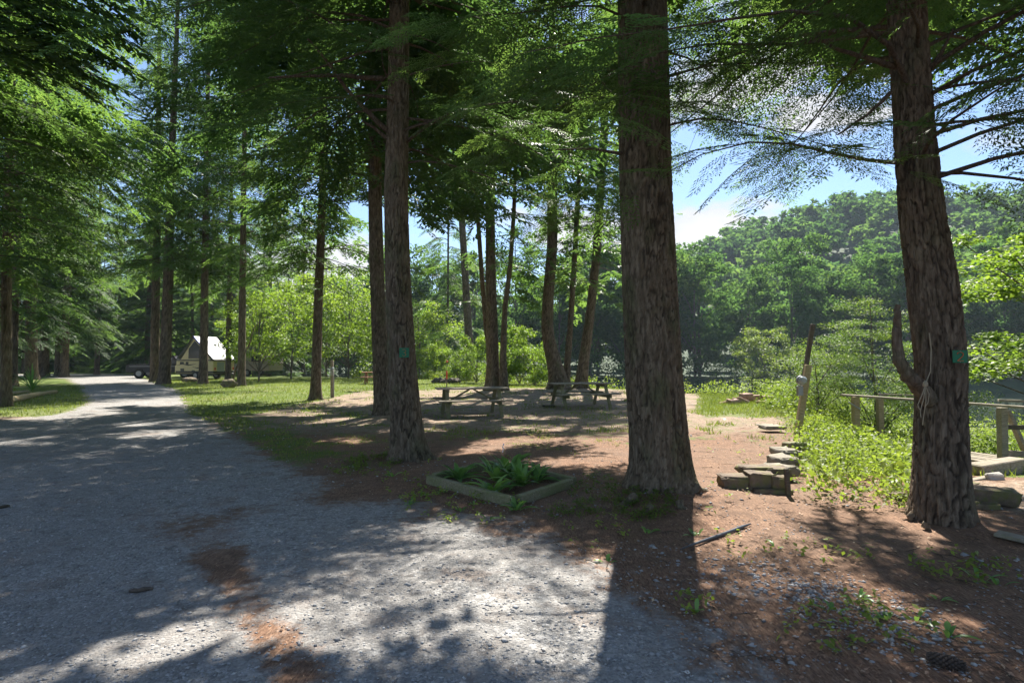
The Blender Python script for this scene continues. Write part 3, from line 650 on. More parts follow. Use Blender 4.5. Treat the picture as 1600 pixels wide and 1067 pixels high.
p3 = pxpath([(601, 645, 30.6), (596, 590, 24.3), (592, 500, 22.5), (588, 400, 21.6), (586, 300, 19.8), (585, 150, 18.0)], 16.6, 23, .05)
T3 = near_hemlock('dark hemlock directly behind the mossy number 3 hemlock', p3, 64, 11, 200, .012, 6.8, 22.5, 4.2, 8, 14, flare=.45)
p5 = pxpath([(493, 622, 18), (494, 580, 14.5), (497, 480, 13.5), (501, 380, 12), (504, 290, 11)], 22.6, 21, .04)
T5 = near_hemlock('slender hemlock with bare low branches beside the meter post on the dirt', p5, 40, 12, 150, .010, 4.6, 20.5, 4.4, 8, 15, flare=.5, near=False)
# off the right edge and off the left edge: their boughs hang into view
pR = [[12.6, 11.5, -.9, .3], [12.5, 11.5, 3, .26], [12.4, 11.5, 10, .2], [12.4, 11.5, 22, .04]]
near_hemlock('hemlock beyond the railing whose dark boughs hang over the curved trunk', pR, 32, 6, 40, .01, 4.2, 21.5, 5.2, 8, 16)
pL = [[-13.2, 12.5, -.3, .3], [-13.2, 12.5, 3, .26], [-13.1, 12.5, 10, .2], [-13.1, 12.5, 24, .04]]
near_hemlock('hemlock beside the lane whose pale boughs fill the upper edge', pL, 32, 6, 40, .01, 3.6, 23.5, 6.0, 10.5, 17, near=True)
pL2 = pxpath([(11, 586, 15), (10, 450, 13), (12, 350, 12)], 19.5, 24, .05)
near_hemlock('hemlock behind the log edging at the end of the verge', pL2, 32, 10, 60, .01, 3.0, 25.5, 5.6, 8.5, 18, near=True)
# ---- coverage: shade the ground as in the photograph with boughs high in the near crowns
gx, gy = np.meshgrid(np.arange(-16, 10, .36), np.arange(1.2, 19, .36)); gx = gx.ravel(); gy = gy.ravel()
pa = np.concatenate([(t_[1]['p'] + t_[1]['d'] * t_[1]['s'][:, None] * .45) for t_ in near_trees]); sa = np.concatenate([t_[1]['s'] for t_ in near_trees])
G = pa[:, :2] - SUNV[:2] / SUNV[2] * pa[:, 2:3]
cov = np.zeros(len(gx))
for k in range(len(gx)):
    dd = (G[:, 0] - gx[k]) ** 2 + (G[:, 1] - gy[k]) ** 2; cov[k] = (np.exp(-dd / (2 * .3 ** 2)) * sa).sum()
thr = np.interp(gy, [6, 10], [9.0, 4.5]) + 4.5 * (gx < -1.5) * (gy < 12) + 2.5 * (gx > 1.0) * (gy < 7); need = ~lit(gx, gy) & (cov < thr)
roots = np.array([t_[5][3][:2] if len(t_[5]) > 3 else t_[5][0][:2] for t_ in near_trees]); extra = [[] for _ in near_trees]
rr = np.random.default_rng(5)
for k in np.where(need)[0]:
    for q in range(int(min(4, (thr[k] - cov[k]) / 2.4 + 1))):
        best = None
        for tr_ in range(6):
            z = rr.uniform(7.5, 15); c_ = np.array([gx[k] + SUNV[0] / SUNV[2] * z + rr.normal(0, .12), gy[k] + SUNV[1] / SUNV[2] * z + rr.normal(0, .12), z])
            ds = np.hypot(roots[:, 0] - c_[0], roots[:, 1] - c_[1]); i = int(ds.argmin()); sc_ = ds[i] + .12 * z
            if best is None or sc_ < best[0]: best = (sc_, i, c_, ds[i])
        _, i, c_, dist = best
        if dist > 6.5: continue
        if lit(gx[k] + np.array([.45, -.45, 0, 0, .3, -.3]), gy[k] + np.array([0, 0, .5, -.5, .3, -.3])).any(): continue
        out = c_[:2] - roots[i]; out = out / (np.linalg.norm(out) + 1e-6); a = rr.uniform(-.9, .9); d_ = np.array([out[0] * math.cos(a) - out[1] * math.sin(a), out[0] * math.sin(a) + out[1] * math.cos(a), -.3])
        extra[i].append((c_ - d_ * .6, d_, rr.uniform(1.15, 1.6)))
for i, (e, f, segs, r, off, path) in enumerate(near_trees):
    ex = extra[i]
    if ex:
        # clumped boughs: one limb for every 7 or so added sprays
        pe = np.array([x_[0] for x_ in ex]); ax = axis_of(path)
        f2 = dict(p=pe, d=np.array([x_[1] for x_ in ex]), n=np.tile([0, 0, 1.], (len(ex), 1)) + r.normal(0, .2, (len(ex), 3)), s=np.array([x_[2] for x_ in ex]), tint=r.uniform(.3, .6, len(ex)), own=np.zeros(len(ex), int), q=np.full(len(ex), .5), lv=lod(pe))
        f2 = prune(f2, r, True); f = {k: np.concatenate([f[k], f2[k]]) for k in f}
        for q in f2['p'][::8]:
            z0 = max(5, q[2] - .1); x0, y0 = ax(z0); mid = np.array([(x0 + q[0]) / 2, (y0 + q[1]) / 2, (z0 + q[2]) / 2 + .35]); segs.append((np.array([[x0, y0, z0], mid, q]), np.array([.022, .014, .004])))
    f['p'] = f['p'] - off; segs = [(s_[0] - off, s_[1]) for s_ in segs]
    link('crown', crown_mesh('crown', f, segs, r), e, (M['needle'], M['twig']))

# ------------------------------------------------------------------ trunk clumps by the river
def clump_tree(label, pts, D, ztop, h0, R0, seed, group=None, flare=.4, per_m=7, amp=.012, near=False):
    path = pxpath(pts, D, ztop, .03)
    return path, near_hemlock(label, path, 40, min(14, ztop * .6), 150, amp, h0, ztop - .5, R0, per_m, seed, group=group, flare=flare, near=near)
near_trees.clear()
clump_tree('thickest dark trunk of the pair behind the first picnic table', [(770, 607, 25.5), (770, 570, 19.6), (767, 450, 16.1), (766, 350, 14.4), (766, 200, 11.9)], 27, 25, 3.9, 4.6, 21)
clump_tree('paler stem leaning against the thick dark trunk behind the first picnic table', [(788, 608, 15.3), (786, 560, 10.2), (789, 480, 7.6), (797, 420, 6.8), (803, 330, 6.0)], 26.6, 15, 5.2, 2.4, 22)
clump_tree('thin upright stem just beside the pair behind the first picnic table', [(776, 605, 7.6), (760, 520, 6.8), (752, 420, 6.8), (744, 300, 6.0)], 27.6, 14, 5.0, 2.2, 23)
clump_tree('bulging crooked trunk behind the second picnic table', [(873, 606, 34.0), (872, 588, 28.1), (864, 560, 22.9), (855, 520, 18.7), (857, 460, 17.0), (863, 380, 16.1), (863, 130, 13.6)], 27.5, 25, 5.0, 4.6, 24)
clump_tree('thin middle stem between the crooked trunk and the leaning trunk', [(885, 604, 12.8), (886, 570, 10.2), (892, 500, 8.5), (898, 400, 7.6), (906, 250, 6.8)], 28, 19, 5.6, 3.2, 25)
clump_tree('leaning trunk furthest along the bank of the three behind the second table', [(907, 603, 22.1), (911, 570, 17.0), (921, 500, 14.4), (932, 400, 12.8), (941, 250, 11.9), (947, 150, 11.0)], 28.6, 24, 5.4, 4.2, 26)
clump_tree('grey leaning hemlock by the water behind the bright bushes', [(736, 590, 16), (733, 540, 13), (728, 450, 11), (722, 350, 10)], 44, 22, 4.5, 5.0, 27)
for (e, f, segs, r, off, path) in near_trees:
    f['p'] = f['p'] - off; segs = [(s_[0] - off, s_[1]) for s_ in segs]
    link('crown', crown_mesh('crown', f, segs, r), e, (M['needle'], M['twig']))

# ------------------------------------------------------------------ shared mid and far hemlocks
ax0 = lambda z: (0.0, 0.0)
def shared_crown(h0, Ht, R0, per_m, seed, lvl):
    r = np.random.default_rng(seed); f, segs = hemlock(ax0, h0, Ht, R0, per_m, r, lambda p: np.full(len(p), lvl)); return crown_mesh('crown', f, segs, r, 4)
MIDLOW = [shared_crown(2.6, 22, 4.6, 6.5, 31 + k, 1) for k in range(2)]
MIDHIGH = [shared_crown(5.0, 22, 4.2, 7, 41 + k, 1) for k in range(2)]
FARC = [shared_crown(1.8, 20, 4.5, 11, 51 + k, 2) for k in range(3)]
def shared_trunk(r0, seed): return trunk_mesh('trunk', [[0, 0, -.3, r0], [.05, 0, 3, r0 * .86], [0, .05, 10, r0 * .6], [0, 0, 22, .03]], 28, zsamples(-.3, 8, 22, 70, 14), .012, seed, .45)
TR = [shared_trunk(.27, 3), shared_trunk(.22, 6)]
for me in MIDLOW + MIDHIGH + FARC: me.materials.append(M['needle']); me.materials.append(M['twig'])
for me in TR: me.materials.append(M['bark_red'])
def put_hemlock(loc, crown, tr, rz, sc, lean, label, group=None, trs=1.0):
    e = empty('hemlock_tree', loc, rz, label, 'tree', group); e.rotation_euler = (lean[0], lean[1], rz); e.scale = (sc, sc, sc)
    a = bpy.data.objects.new('trunk', tr); C.objects.link(a); a.parent = e; a.scale = (trs, trs, 1); b_ = bpy.data.objects.new('crown', crown); C.objects.link(b_); b_.parent = e; return e
def at(px, D): x = (px - 800) / F * D; return (x, D, Hs(x, D))
spec = [  # px, D, crown, trunk scale, lean x, label
 (243, 40, MIDHIGH[0], 1.15, .02, 'slim hemlock with a pale knot scar before the lane bend, nearer the truck'),
 (257, 36, MIDHIGH[1], 1.35, .03, 'stouter hemlock at the lane edge between the knotty one and the camper'),
 (318, 36, MIDHIGH[0], 1.0, .03, 'hemlock standing in front of the camper gable window'),
 (357, 41, MIDHIGH[1], .8, 0, 'pale thin hemlock in front of the camper rear panel'),
 (378, 33.5, MIDHIGH[0], .8, 0, 'hemlock beside the boulder with the bent sapling'),
 (50, 44, MIDLOW[0], 1.6, .02, 'dark hemlock beside the small post box'),
 (67, 50, MIDLOW[1], 1.7, 0, 'broad hemlock behind the one by the post box'),
 (92, 52, MIDLOW[0], 1.1, .02, 'rear stem of the twin hemlocks at the lane inner bend'),
 (101, 49, MIDLOW[1], 1.3, -.02, 'front stem of the twin hemlocks at the lane inner bend'),
 (20, 33, MIDLOW[1], 1.0, 0, 'hemlock behind the small iris tuft near the frame edge'),
 (152, 57, MIDLOW[0], .9, .01, 'hemlock on the inside of the lane bend past the twin stems'),
 (700, 58, MIDLOW[0], .7, 0, 'hemlock down the bank beyond the red tipped stake'),
 (112, 74, MIDLOW[0], 1.2, 0, 'grey hemlock in the shade past the twin stems'),
]
rr = np.random.default_rng(77)
for px_, D, cr_, ts, ln, lb in spec: e = put_hemlock(at(px_, D), cr_, TR[0], rr.uniform(0, 6.28), 1, (0, ln), lb, None, ts * .82); k_ = rr.uniform(.97, 1.1); e.scale = (1.15 * k_, 1.15 * k_, 1.42 * k_)
far = []
for px_, D in [(188, 80), (205, 72), (217, 78), (226, 70), (236, 82), (150, 95), (132, 88), (165, 90), (75, 80), (25, 76), (-25, 66), (-80, 60), (-60, 40), (290, 78), (335, 74), (300, 62), (365, 66), (400, 76), (425, 62), (270, 95), (350, 96), (180, 104), (120, 104), (60, 100), (0, 98), (-70, 90), (450, 84), (470, 70), (215, 60), (-150, 75), (20, 120), (100, 125), (170, 128), (240, 122), (310, 118), (390, 110), (500, 92), (140, 70), (45, 64), (-120, 50), (-200, 60), (255, 68), (318, 88), (95, 90), (410, 92)]: far.append((px_ + rr.uniform(-5, 5), D))
wood_ = []
for k, (px_, D) in enumerate(far):
    if 100 < px_ < 240 and D < 76: px_ = 232 if px_ > 180 else 90
    cr_ = FARC[k % 3] if D > 58 else MIDLOW[k % 2]
    wood_.append(put_hemlock(at(px_, D), cr_, TR[k % 2], rr.uniform(0, 6.28), rr.uniform(.85, 1.2), (0, rr.uniform(-.02, .02)), 'hemlock of the dark wood beyond the camper and the lane', 'hemlocks of the dark wood beyond the lane', 1.2))

# ------------------------------------------------------------------ broadleaf crowns
def leafset(P0, size, r, up=.6, tint=None, asp=.6):
    n_ = len(P0); nr = r.normal(0, 1, (n_, 3)) * (1 - up) + np.array([0, 0, up]); nr /= np.linalg.norm(nr, axis=1)[:, None]
    d = np.cross(nr, r.normal(0, 1, (n_, 3))); d /= np.linalg.norm(d, axis=1)[:, None] + 1e-9; s_ = np.cross(nr, d); L_ = size * r.uniform(.6, 1.25, n_)[:, None]
    tp = P0 + d * L_ + np.array([0, 0, -.15]) * L_
    V_ = np.stack([P0, P0 + d * L_ * .45 + s_ * L_ * asp * .5, tp, P0 + d * L_ * .45 - s_ * L_ * asp * .5], 1).reshape(-1, 3)
    b_ = np.arange(n_)[:, None] * 4; T_ = np.concatenate([b_ + [0, 1, 2], b_ + [0, 2, 3]]); tn = r.uniform(.25, .75, n_) if tint is None else tint
    return V_, T_, np.repeat(tn, 4)
def broadleaf(Ht, R, h0, nc, nl_, size, seed, flat=.55, asp=.6, cl=.9, up=.55, trunk_r=.14):
    r = np.random.default_rng(seed); cs = []
    while len(cs) < nc:
        v = r.uniform(-1, 1, 3)
        if .35 < np.linalg.norm(v) < 1: cs.append(np.array([v[0] * R, v[1] * R, h0 + (v[2] + 1) / 2 * (Ht - h0)]) * [1 + .1 * v[2], 1, 1])
    cs = np.array(cs); k = r.integers(0, nc, nl_); rad_ = cl * r.uniform(.6, 1.3, nc)
    o_ = r.normal(0, 1, (nl_, 3)); o_ /= np.linalg.norm(o_, axis=1)[:, None]; o_ *= r.random(nl_)[:, None] ** .45
    P0 = cs[k] + o_ * rad_[k][:, None] * [1, 1, flat]; ct = r.uniform(-.15, .15, nc)
    V_, T_, A_ = leafset(P0, size, r, up, np.clip(.5 + ct[k] + r.uniform(-.2, .2, nl_), 0, 1), asp)
    segs = []
    for c_ in cs[::max(1, nc // 14)]:
        z0 = max(h0 * .6, c_[2] - R * .9); m_ = np.array([c_[0] * .4, c_[1] * .4, (z0 + c_[2]) / 2]); segs.append((np.array([[0, 0, z0], m_, c_]), np.array([trunk_r * .45, trunk_r * .28, .012])))
    segs.append((np.array([[0, 0, -.3], [.05, 0, Ht * .3], [-.05, .05, Ht * .8]]), np.array([trunk_r, trunk_r * .75, trunk_r * .2])))
    v2, t2 = tubes(segs, 6); crown = mesh_tris('crown', V_, T_, None, {'tint': A_}); trunk = mesh_tris('trunk', v2, t2, smooth=True); return crown, trunk
def put_leafy(name, loc, pair, mat, rz, sc, label, cat, group=None, bark='bark_far', tn='trunk'):
    e = empty(name, loc, rz, label, cat, group); e.scale = sc if hasattr(sc, '__len__') else (sc, sc, sc)
    for nm, me, mt in (('crown' if tn == 'trunk' else 'foliage', pair[0], mat), (tn, pair[1], bark)):
        if not me.materials: me.materials.append(M[mt])
        o_ = bpy.data.objects.new(nm, me); C.objects.link(o_); o_.parent = e
    return e
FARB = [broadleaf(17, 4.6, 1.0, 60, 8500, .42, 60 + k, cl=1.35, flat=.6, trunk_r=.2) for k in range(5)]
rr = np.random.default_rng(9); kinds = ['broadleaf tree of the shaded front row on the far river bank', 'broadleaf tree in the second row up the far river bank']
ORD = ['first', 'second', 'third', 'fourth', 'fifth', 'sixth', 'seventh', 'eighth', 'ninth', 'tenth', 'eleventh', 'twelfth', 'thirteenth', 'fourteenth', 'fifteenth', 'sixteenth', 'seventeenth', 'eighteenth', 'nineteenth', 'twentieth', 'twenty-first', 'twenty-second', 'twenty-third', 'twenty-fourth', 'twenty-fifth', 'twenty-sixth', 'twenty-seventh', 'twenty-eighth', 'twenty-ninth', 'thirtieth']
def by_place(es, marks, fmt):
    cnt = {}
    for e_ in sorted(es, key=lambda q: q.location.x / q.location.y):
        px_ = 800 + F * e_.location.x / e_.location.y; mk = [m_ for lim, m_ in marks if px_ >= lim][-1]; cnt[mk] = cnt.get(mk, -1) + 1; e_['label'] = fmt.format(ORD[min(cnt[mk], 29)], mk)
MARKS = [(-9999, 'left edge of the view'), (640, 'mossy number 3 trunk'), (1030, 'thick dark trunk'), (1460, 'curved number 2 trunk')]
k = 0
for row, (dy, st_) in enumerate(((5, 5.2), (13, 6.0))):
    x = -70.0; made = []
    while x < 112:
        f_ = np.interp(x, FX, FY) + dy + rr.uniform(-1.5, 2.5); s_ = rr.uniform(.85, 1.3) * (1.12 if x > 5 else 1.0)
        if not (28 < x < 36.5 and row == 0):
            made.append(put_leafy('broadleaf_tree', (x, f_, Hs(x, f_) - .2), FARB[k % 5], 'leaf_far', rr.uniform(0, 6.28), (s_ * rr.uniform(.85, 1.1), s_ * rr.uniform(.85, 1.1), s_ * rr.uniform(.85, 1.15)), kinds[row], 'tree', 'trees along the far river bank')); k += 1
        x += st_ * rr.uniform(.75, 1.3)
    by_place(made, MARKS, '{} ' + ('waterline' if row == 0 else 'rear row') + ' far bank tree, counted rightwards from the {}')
rt = broadleaf(7.2, 3.3, .8, 70, 9000, .22, 71, cl=.8); x, y = (1196 - 800) / F * 72, 72.3
put_leafy('broadleaf_tree', (x, y, -2.75), rt, 'weed', 0, (1.15, 1.15, 1.2), 'low rounded pale green tree at the far waterline below the cloud', 'tree')
# hillside forest beyond: one mass
r = np.random.default_rng(4); VV = []; TT = []; AA = []; off = 0; pts = []
for k in range(1080):
    x = r.uniform(-110, 250); d_ = 20 + 190 * r.random() ** .8; y = np.interp(x, FX, FY) + d_
    if abs(x) > y * 1.05 + 10: continue
    pts.append((x, y, d_))
pts = np.array(pts); hz = H(pts[:, 0], pts[:, 1])
for (x, y, d_), z in zip(pts, hz):
    n_ = int(480 if d_ < 80 else 250); s_ = r.uniform(.75, 1.2); R_ = 4.6 * s_; Ht = 13 * s_
    nc = 26; v = r.normal(0, 1, (nc, 3)); v /= np.linalg.norm(v, axis=1)[:, None]; cs = v * [R_, R_, Ht * .42] * r.uniform(.5, 1, (nc, 1)) + [x, y, z + Ht * .58]
    k = r.integers(0, nc, n_); o_ = r.normal(0, 1, (n_, 3)); o_ /= np.linalg.norm(o_, axis=1)[:, None]; P0 = cs[k] + o_ * r.uniform(.4, 1.3, (n_, 1)) * [1.3, 1.3, .8]
    tb = .5 + r.uniform(-.28, .28); sz = 1.08
    nr = r.normal(0, .5, (n_, 3)) + [0, 0, .8]; nr /= np.linalg.norm(nr, axis=1)[:, None]; dd = np.cross(nr, r.normal(0, 1, (n_, 3))); dd /= np.linalg.norm(dd, axis=1)[:, None] + 1e-9; s2 = np.cross(nr, dd); L_ = sz * r.uniform(.6, 1.2, (n_, 1))
    VV.append(np.stack([P0 + dd * L_, P0 - dd * L_ * .5 + s2 * L_ * .7, P0 - dd * L_ * .5 - s2 * L_ * .7], 1).reshape(-1, 3)); TT.append(np.arange(n_ * 3).reshape(-1, 3) + off); off += n_ * 3; AA.append(np.repeat(np.clip(tb + r.uniform(-.12, .12, n_), 0, 1), 3))
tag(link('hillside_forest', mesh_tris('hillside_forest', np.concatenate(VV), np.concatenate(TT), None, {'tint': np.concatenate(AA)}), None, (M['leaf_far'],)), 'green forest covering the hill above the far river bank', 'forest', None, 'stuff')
# shrub band at the far waterline
r = np.random.default_rng(8); n_ = 42000; x = r.uniform(-45, 100, n_); dd_ = 13 * r.random(n_) ** 1.8; y = np.interp(x, FX, FY) + .5 + dd_; top = .5 + 1.3 * fbm(x * .35, y * .35, 1, 3) * 1.7 + .4 * dd_
P0 = np.stack([x, y, H(x, y) + top * r.random(n_) ** .6], -1); v, t_, a = leafset(P0, .3, r, .5, np.clip(.25 + .5 * fbm(x * .3, y * .3, 6, 2) + r.uniform(-.15, .15, n_), 0, 1))
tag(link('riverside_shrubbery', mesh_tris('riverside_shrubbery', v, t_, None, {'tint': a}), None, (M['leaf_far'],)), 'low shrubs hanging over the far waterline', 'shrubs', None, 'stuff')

hz_ = MB().box((40, 215, 30), (1080, 590, 72), bev=.01).build('haze', None); m, t, b, o = newmat('haze_air'); t.nodes.remove(b)
pv = t.nodes.new('ShaderNodeVolumePrincipled'); pv.inputs['Color'].default_value = (.72, .85, 1, 1); pv.inputs['Density'].default_value = .0004; pv.inputs['Anisotropy'].default_value = 0; t.links.new(pv.outputs[0], o.inputs['Volume'])
hz_.data.materials.append(m); tag(hz_, 'faint blue summer haze over the river valley', None, None, 'stuff')
by_place(wood_, [(-9999, 'left edge of the view'), (50, 'small post box'), (185, 'tarp shelter'), (320, 'camper gable')], '{} hemlock of the dark wood, counted rightwards from the {}')
# near bank broadleaf trees and bushes
B_small = [broadleaf(7.5, 3.4, 1.2, 55, 8000, .17, 81, cl=.8, trunk_r=.07), broadleaf(6.0, 2.8, .8, 45, 7000, .15, 82, cl=.75, trunk_r=.06)]
B_bush = [broadleaf(2.7, 1.6, .1, 36, 5200, .12, 83, cl=.45, trunk_r=.03), broadleaf(2.1, 1.5, .05, 30, 4200, .11, 84, cl=.42, trunk_r=.03)]
for px_, D, k, sc, lb in [(405, 40, 0, 1.0, 'leafy maple leaning over the lawn beside the camper'), (455, 44, 1, 1.35, 'bright leafy tree behind the slender hemlock'), (545, 47, 0, 1.25, 'broad leafy tree behind the red picnic table'), (600, 52, 1, 1.6, 'leafy tree on the bank behind the dark hemlock'), (655, 49, 0, 1.15, 'silvery green leafy tree behind the low dark fire ring'), (510, 52, 1, 1.7, 'tall leafy tree behind the meter post'), (395, 52, 1, 1.1, 'leafy tree behind the camper')]:
    x, y, z = at(px_, D); put_leafy('broadleaf_tree', (x, y, z - .1), B_small[k], 'leaf', D * 1.3, sc, lb, 'tree')
for px_, D, k, sc, lb in [(745, 38, 0, 1.0, 'bright green bush behind the red tipped stake'), (715, 42, 1, 1.05, 'rounded bush at the bank edge next to the fire ring'), (812, 36, 0, 1.15, 'tall bright bush between the dark pair and the crooked trunk'), (835, 33.5, 1, 1.0, 'yellow green bush touching the crooked trunk'), (790, 35, 1, 1.0, 'bright bush just behind the dark pair of trunks'), (948, 33, 1, .5, 'small bush behind the end of the second picnic table'), (895, 36, 1, .75, 'bush glimpsed between the crooked and the leaning trunks'), (680, 46, 0, 1.0, 'bluish bush at the far edge of the lawn')]:
    x, y, z = at(px_, D); put_leafy('bush', (x, y, z - .05), B_bush[k], 'leaf', D * 2.1, (sc, sc, sc * (1.25 if sc > .9 else 1)), lb, 'bush', tn='stem')
mp_ = broadleaf(6.6, 3.7, 1.6, 60, 17000, .12, 91, cl=.75, flat=.3, asp=.75, up=.75, trunk_r=.09)
put_leafy('maple_tree', (13.9, 13.2, Hs(13.9, 13.2) - .1), mp_, 'leaf', .4, 1, 'bright sunlit maple reaching in beside the curved trunk', 'tree')
# young trees behind the railing: flat bright layers
for (x, y, Ht, R_, nl_, sd_, lb) in [(9.9, 15.6, 4.0, 1.6, 24000, 92, 'bright layered young hemlock behind the walkway railing'), (8.5, 15.9, 2.3, .9, 7500, 93, 'shorter bright young hemlock between the leaning pole and the railing'), (10.9, 14.8, 3.0, 1.3, 8000, 94, 'young hemlock partly hidden by the curved trunk')]:
    put_leafy('hemlock_sapling', (x, y, Hs(x, y) - .05), broadleaf(Ht, R_, .1, 90, nl_, .062, sd_, flat=.30, asp=.34, cl=.46, up=.65, trunk_r=.035), 'sapling', .3, 1, lb, 'tree')

# ------------------------------------------------------------------ undergrowth
def plants(cx, cy_, nper, h, size, r, spread=.16, asp=.5, up=.5, tint0=.5):
    n_ = len(cx); k = np.repeat(np.arange(n_), nper); m_ = len(k); hh = h * r.uniform(.5, 1.3, n_); q = r.random(m_) ** .8
    lean = r.normal(0, .25, (n_, 2)); x = cx[k] + lean[k, 0] * hh[k] * q + r.normal(0, spread, m_) * (.4 + .6 * (1 - q)); y = cy_[k] + lean[k, 1] * hh[k] * q + r.normal(0, spread, m_) * (.4 + .6 * (1 - q))
    P0 = np.stack([x, y, H(cx, cy_)[k] + .02 + hh[k] * q], -1); return leafset(P0, size, r, up, np.clip(tint0 + r.uniform(-.2, .2, n_)[k] + r.uniform(-.15, .15, m_), 0, 1), asp)
def in_px(n_, poly, r, zoff=0):
    a = np.array(poly, float); out = []
    while len(out) < n_:
        q = r.uniform(a.min(0), a.max(0))
        if sdpoly(np.array([q[0]]), np.array([q[1]]), poly)[0] > 0: out.append(q)
    return np.array(out)
def ground_poly(l): return [tuple(P(a, b_)[:2]) for a, b_ in l]
r = np.random.default_rng(101)
wp = ground_poly([(1235, 655), (1290, 625), (1345, 690), (1430, 705), (1440, 800), (1330, 792), (1262, 782), (1245, 720)])
q = in_px(620, wp, r); v, t_, a = plants(q[:, 0], q[:, 1], 22, .34, .07, r)
q = in_px(300, wp, r); v2_, t2_, a2_ = plants(q[:, 0], q[:, 1], 30, .22, .04, r, tint0=.65); t_ = np.concatenate([t_, t2_ + len(v)]); v = np.concatenate([v, v2_]); a = np.concatenate([a, a2_])
q = in_px(26, wp, r); v2_, t2_, a2_ = plants(q[:, 0], q[:, 1], 16, .5, .12, r, tint0=.6); t_ = np.concatenate([t_, t2_ + len(v)]); v = np.concatenate([v, v2_]); a = np.concatenate([a, a2_])
tag(link('undergrowth', mesh_tris('undergrowth', v, t_, None, {'tint': a}), None, (M['weed'],)), 'leafy green weeds filling the slope below the walkway', 'weeds', None, 'stuff')
wp2 = [(10.8, 13.4), (13, 12.4), (17, 13), (16, 19), (8.8, 20), (7.4, 16.6), (9.0, 15.2)]
q = in_px(900, wp2, r); v, t_, a = plants(q[:, 0], q[:, 1], 24, .8, .10, r, .22)
tag(link('bank_weeds', mesh_tris('bank_weeds', v, t_, None, {'tint': a}), None, (M['weed'],)), 'tall bright weeds on the river bank behind the railing', 'weeds', None, 'stuff')
q = np.stack([r.uniform(-14, 22, 900), np.zeros(900)], -1); q[:, 1] = np.interp(q[:, 0], EX, EY) + r.uniform(-1.2, 1.6, 900); v, t_, a = plants(q[:, 0], q[:, 1], 16, .55, .11, r, .2)
tag(link('bank_edge_weeds', mesh_tris('bank_edge_weeds', v, t_, None, {'tint': a}), None, (M['weed'],)), 'ragged weeds along the edge where the lawn drops to the river', 'weeds', None, 'stuff')
# grass blades where the lawn and verges are
def blades(n_, x0, x1, y0, y1, h, r, thr=.42, wd=.012, name='grass', label=''):
    x = r.uniform(x0, x1, n_); y = r.uniform(y0, y1, n_); _, g_, _ = masks(x, y); g_ = g_ + 1.2 * (fbm(x * 1.6, y * 1.6, 3, 4) - .5); k = g_ > thr; x, y = x[k], y[k]; n_ = len(x)
    th = r.uniform(0, 6.28, n_); hh = h * r.uniform(.4, 1.4, n_); ln = r.normal(0, .35, (n_, 2)) * hh[:, None]; z = H(x, y) - .01; w_ = wd * r.uniform(.7, 1.3, n_)
    V_ = np.stack([np.stack([x - np.cos(th) * w_, y - np.sin(th) * w_, z], -1), np.stack([x + np.cos(th) * w_, y + np.sin(th) * w_, z], -1), np.stack([x + ln[:, 0], y + ln[:, 1], z + hh], -1)], 1).reshape(-1, 3)
    tn = np.clip(.45 + .5 * (fbm(x * .6, y * .6, 7, 3) - .5) + r.uniform(-.2, .2, n_), 0, 1)
    tag(link(name, mesh_tris(name, V_, np.arange(n_ * 3).reshape(-1, 3), None, {'tint': np.repeat(tn, 3)}), None, (M['grass'],)), label, 'grass', None, 'stuff')
blades(90000, -26, 12, 12, 46, .09, r, .5, .014, 'lawn_grass', 'short sunlit grass beside the lane and around the tables')
blades(26000, 4, 12, 8, 26, .11, r, .55, .010, 'slope_grass', 'longer bright grass between the fire ring and the leaning pole')
blades(30000, -5, 3.5, 5.5, 13, .05, r, .5, .006, 'sparse_grass', 'sparse grass coming through the needles near the planter')

# ------------------------------------------------------------------ gravel stones, litter, low plants
ico = None
def stones(n_, x, y, s_, r, name, label, mat='stones'):
    # octahedron-like pebbles with 8 faces, irregular
    base = np.array([[1, 0, 0], [0, 1, 0], [-1, 0, 0], [0, -1, 0], [.1, .1, .75], [0, 0, -.5]]); tr_ = np.array([[0, 1, 4], [1, 2, 4], [2, 3, 4], [3, 0, 4], [1, 0, 5], [2, 1, 5], [3, 2, 5], [0, 3, 5]])
    n_ = len(x); th = r.uniform(0, 6.28, n_); J = base[None] * (1 + r.normal(0, .22, (n_, 6, 3))) * np.stack([s_, s_ * r.uniform(.55, .95, n_), s_ * r.uniform(.45, .8, n_)], -1)[:, None]
    c_, s__ = np.cos(th)[:, None], np.sin(th)[:, None]; V_ = np.stack([J[..., 0] * c_ - J[..., 1] * s__, J[..., 0] * s__ + J[..., 1] * c_, J[..., 2]], -1) + np.stack([x, y, H(x, y) + s_ * .12], -1)[:, None]
    T_ = (tr_[None] + (np.arange(n_) * 6)[:, None, None]).reshape(-1, 3)
    tag(link(name, mesh_tris(name, V_.reshape(-1, 3), T_, None, {'tint': np.repeat(r.beta(2, 2.4, n_), 6)}), None, (M[mat],)), label, 'gravel', None, 'stuff')
r = np.random.default_rng(111)
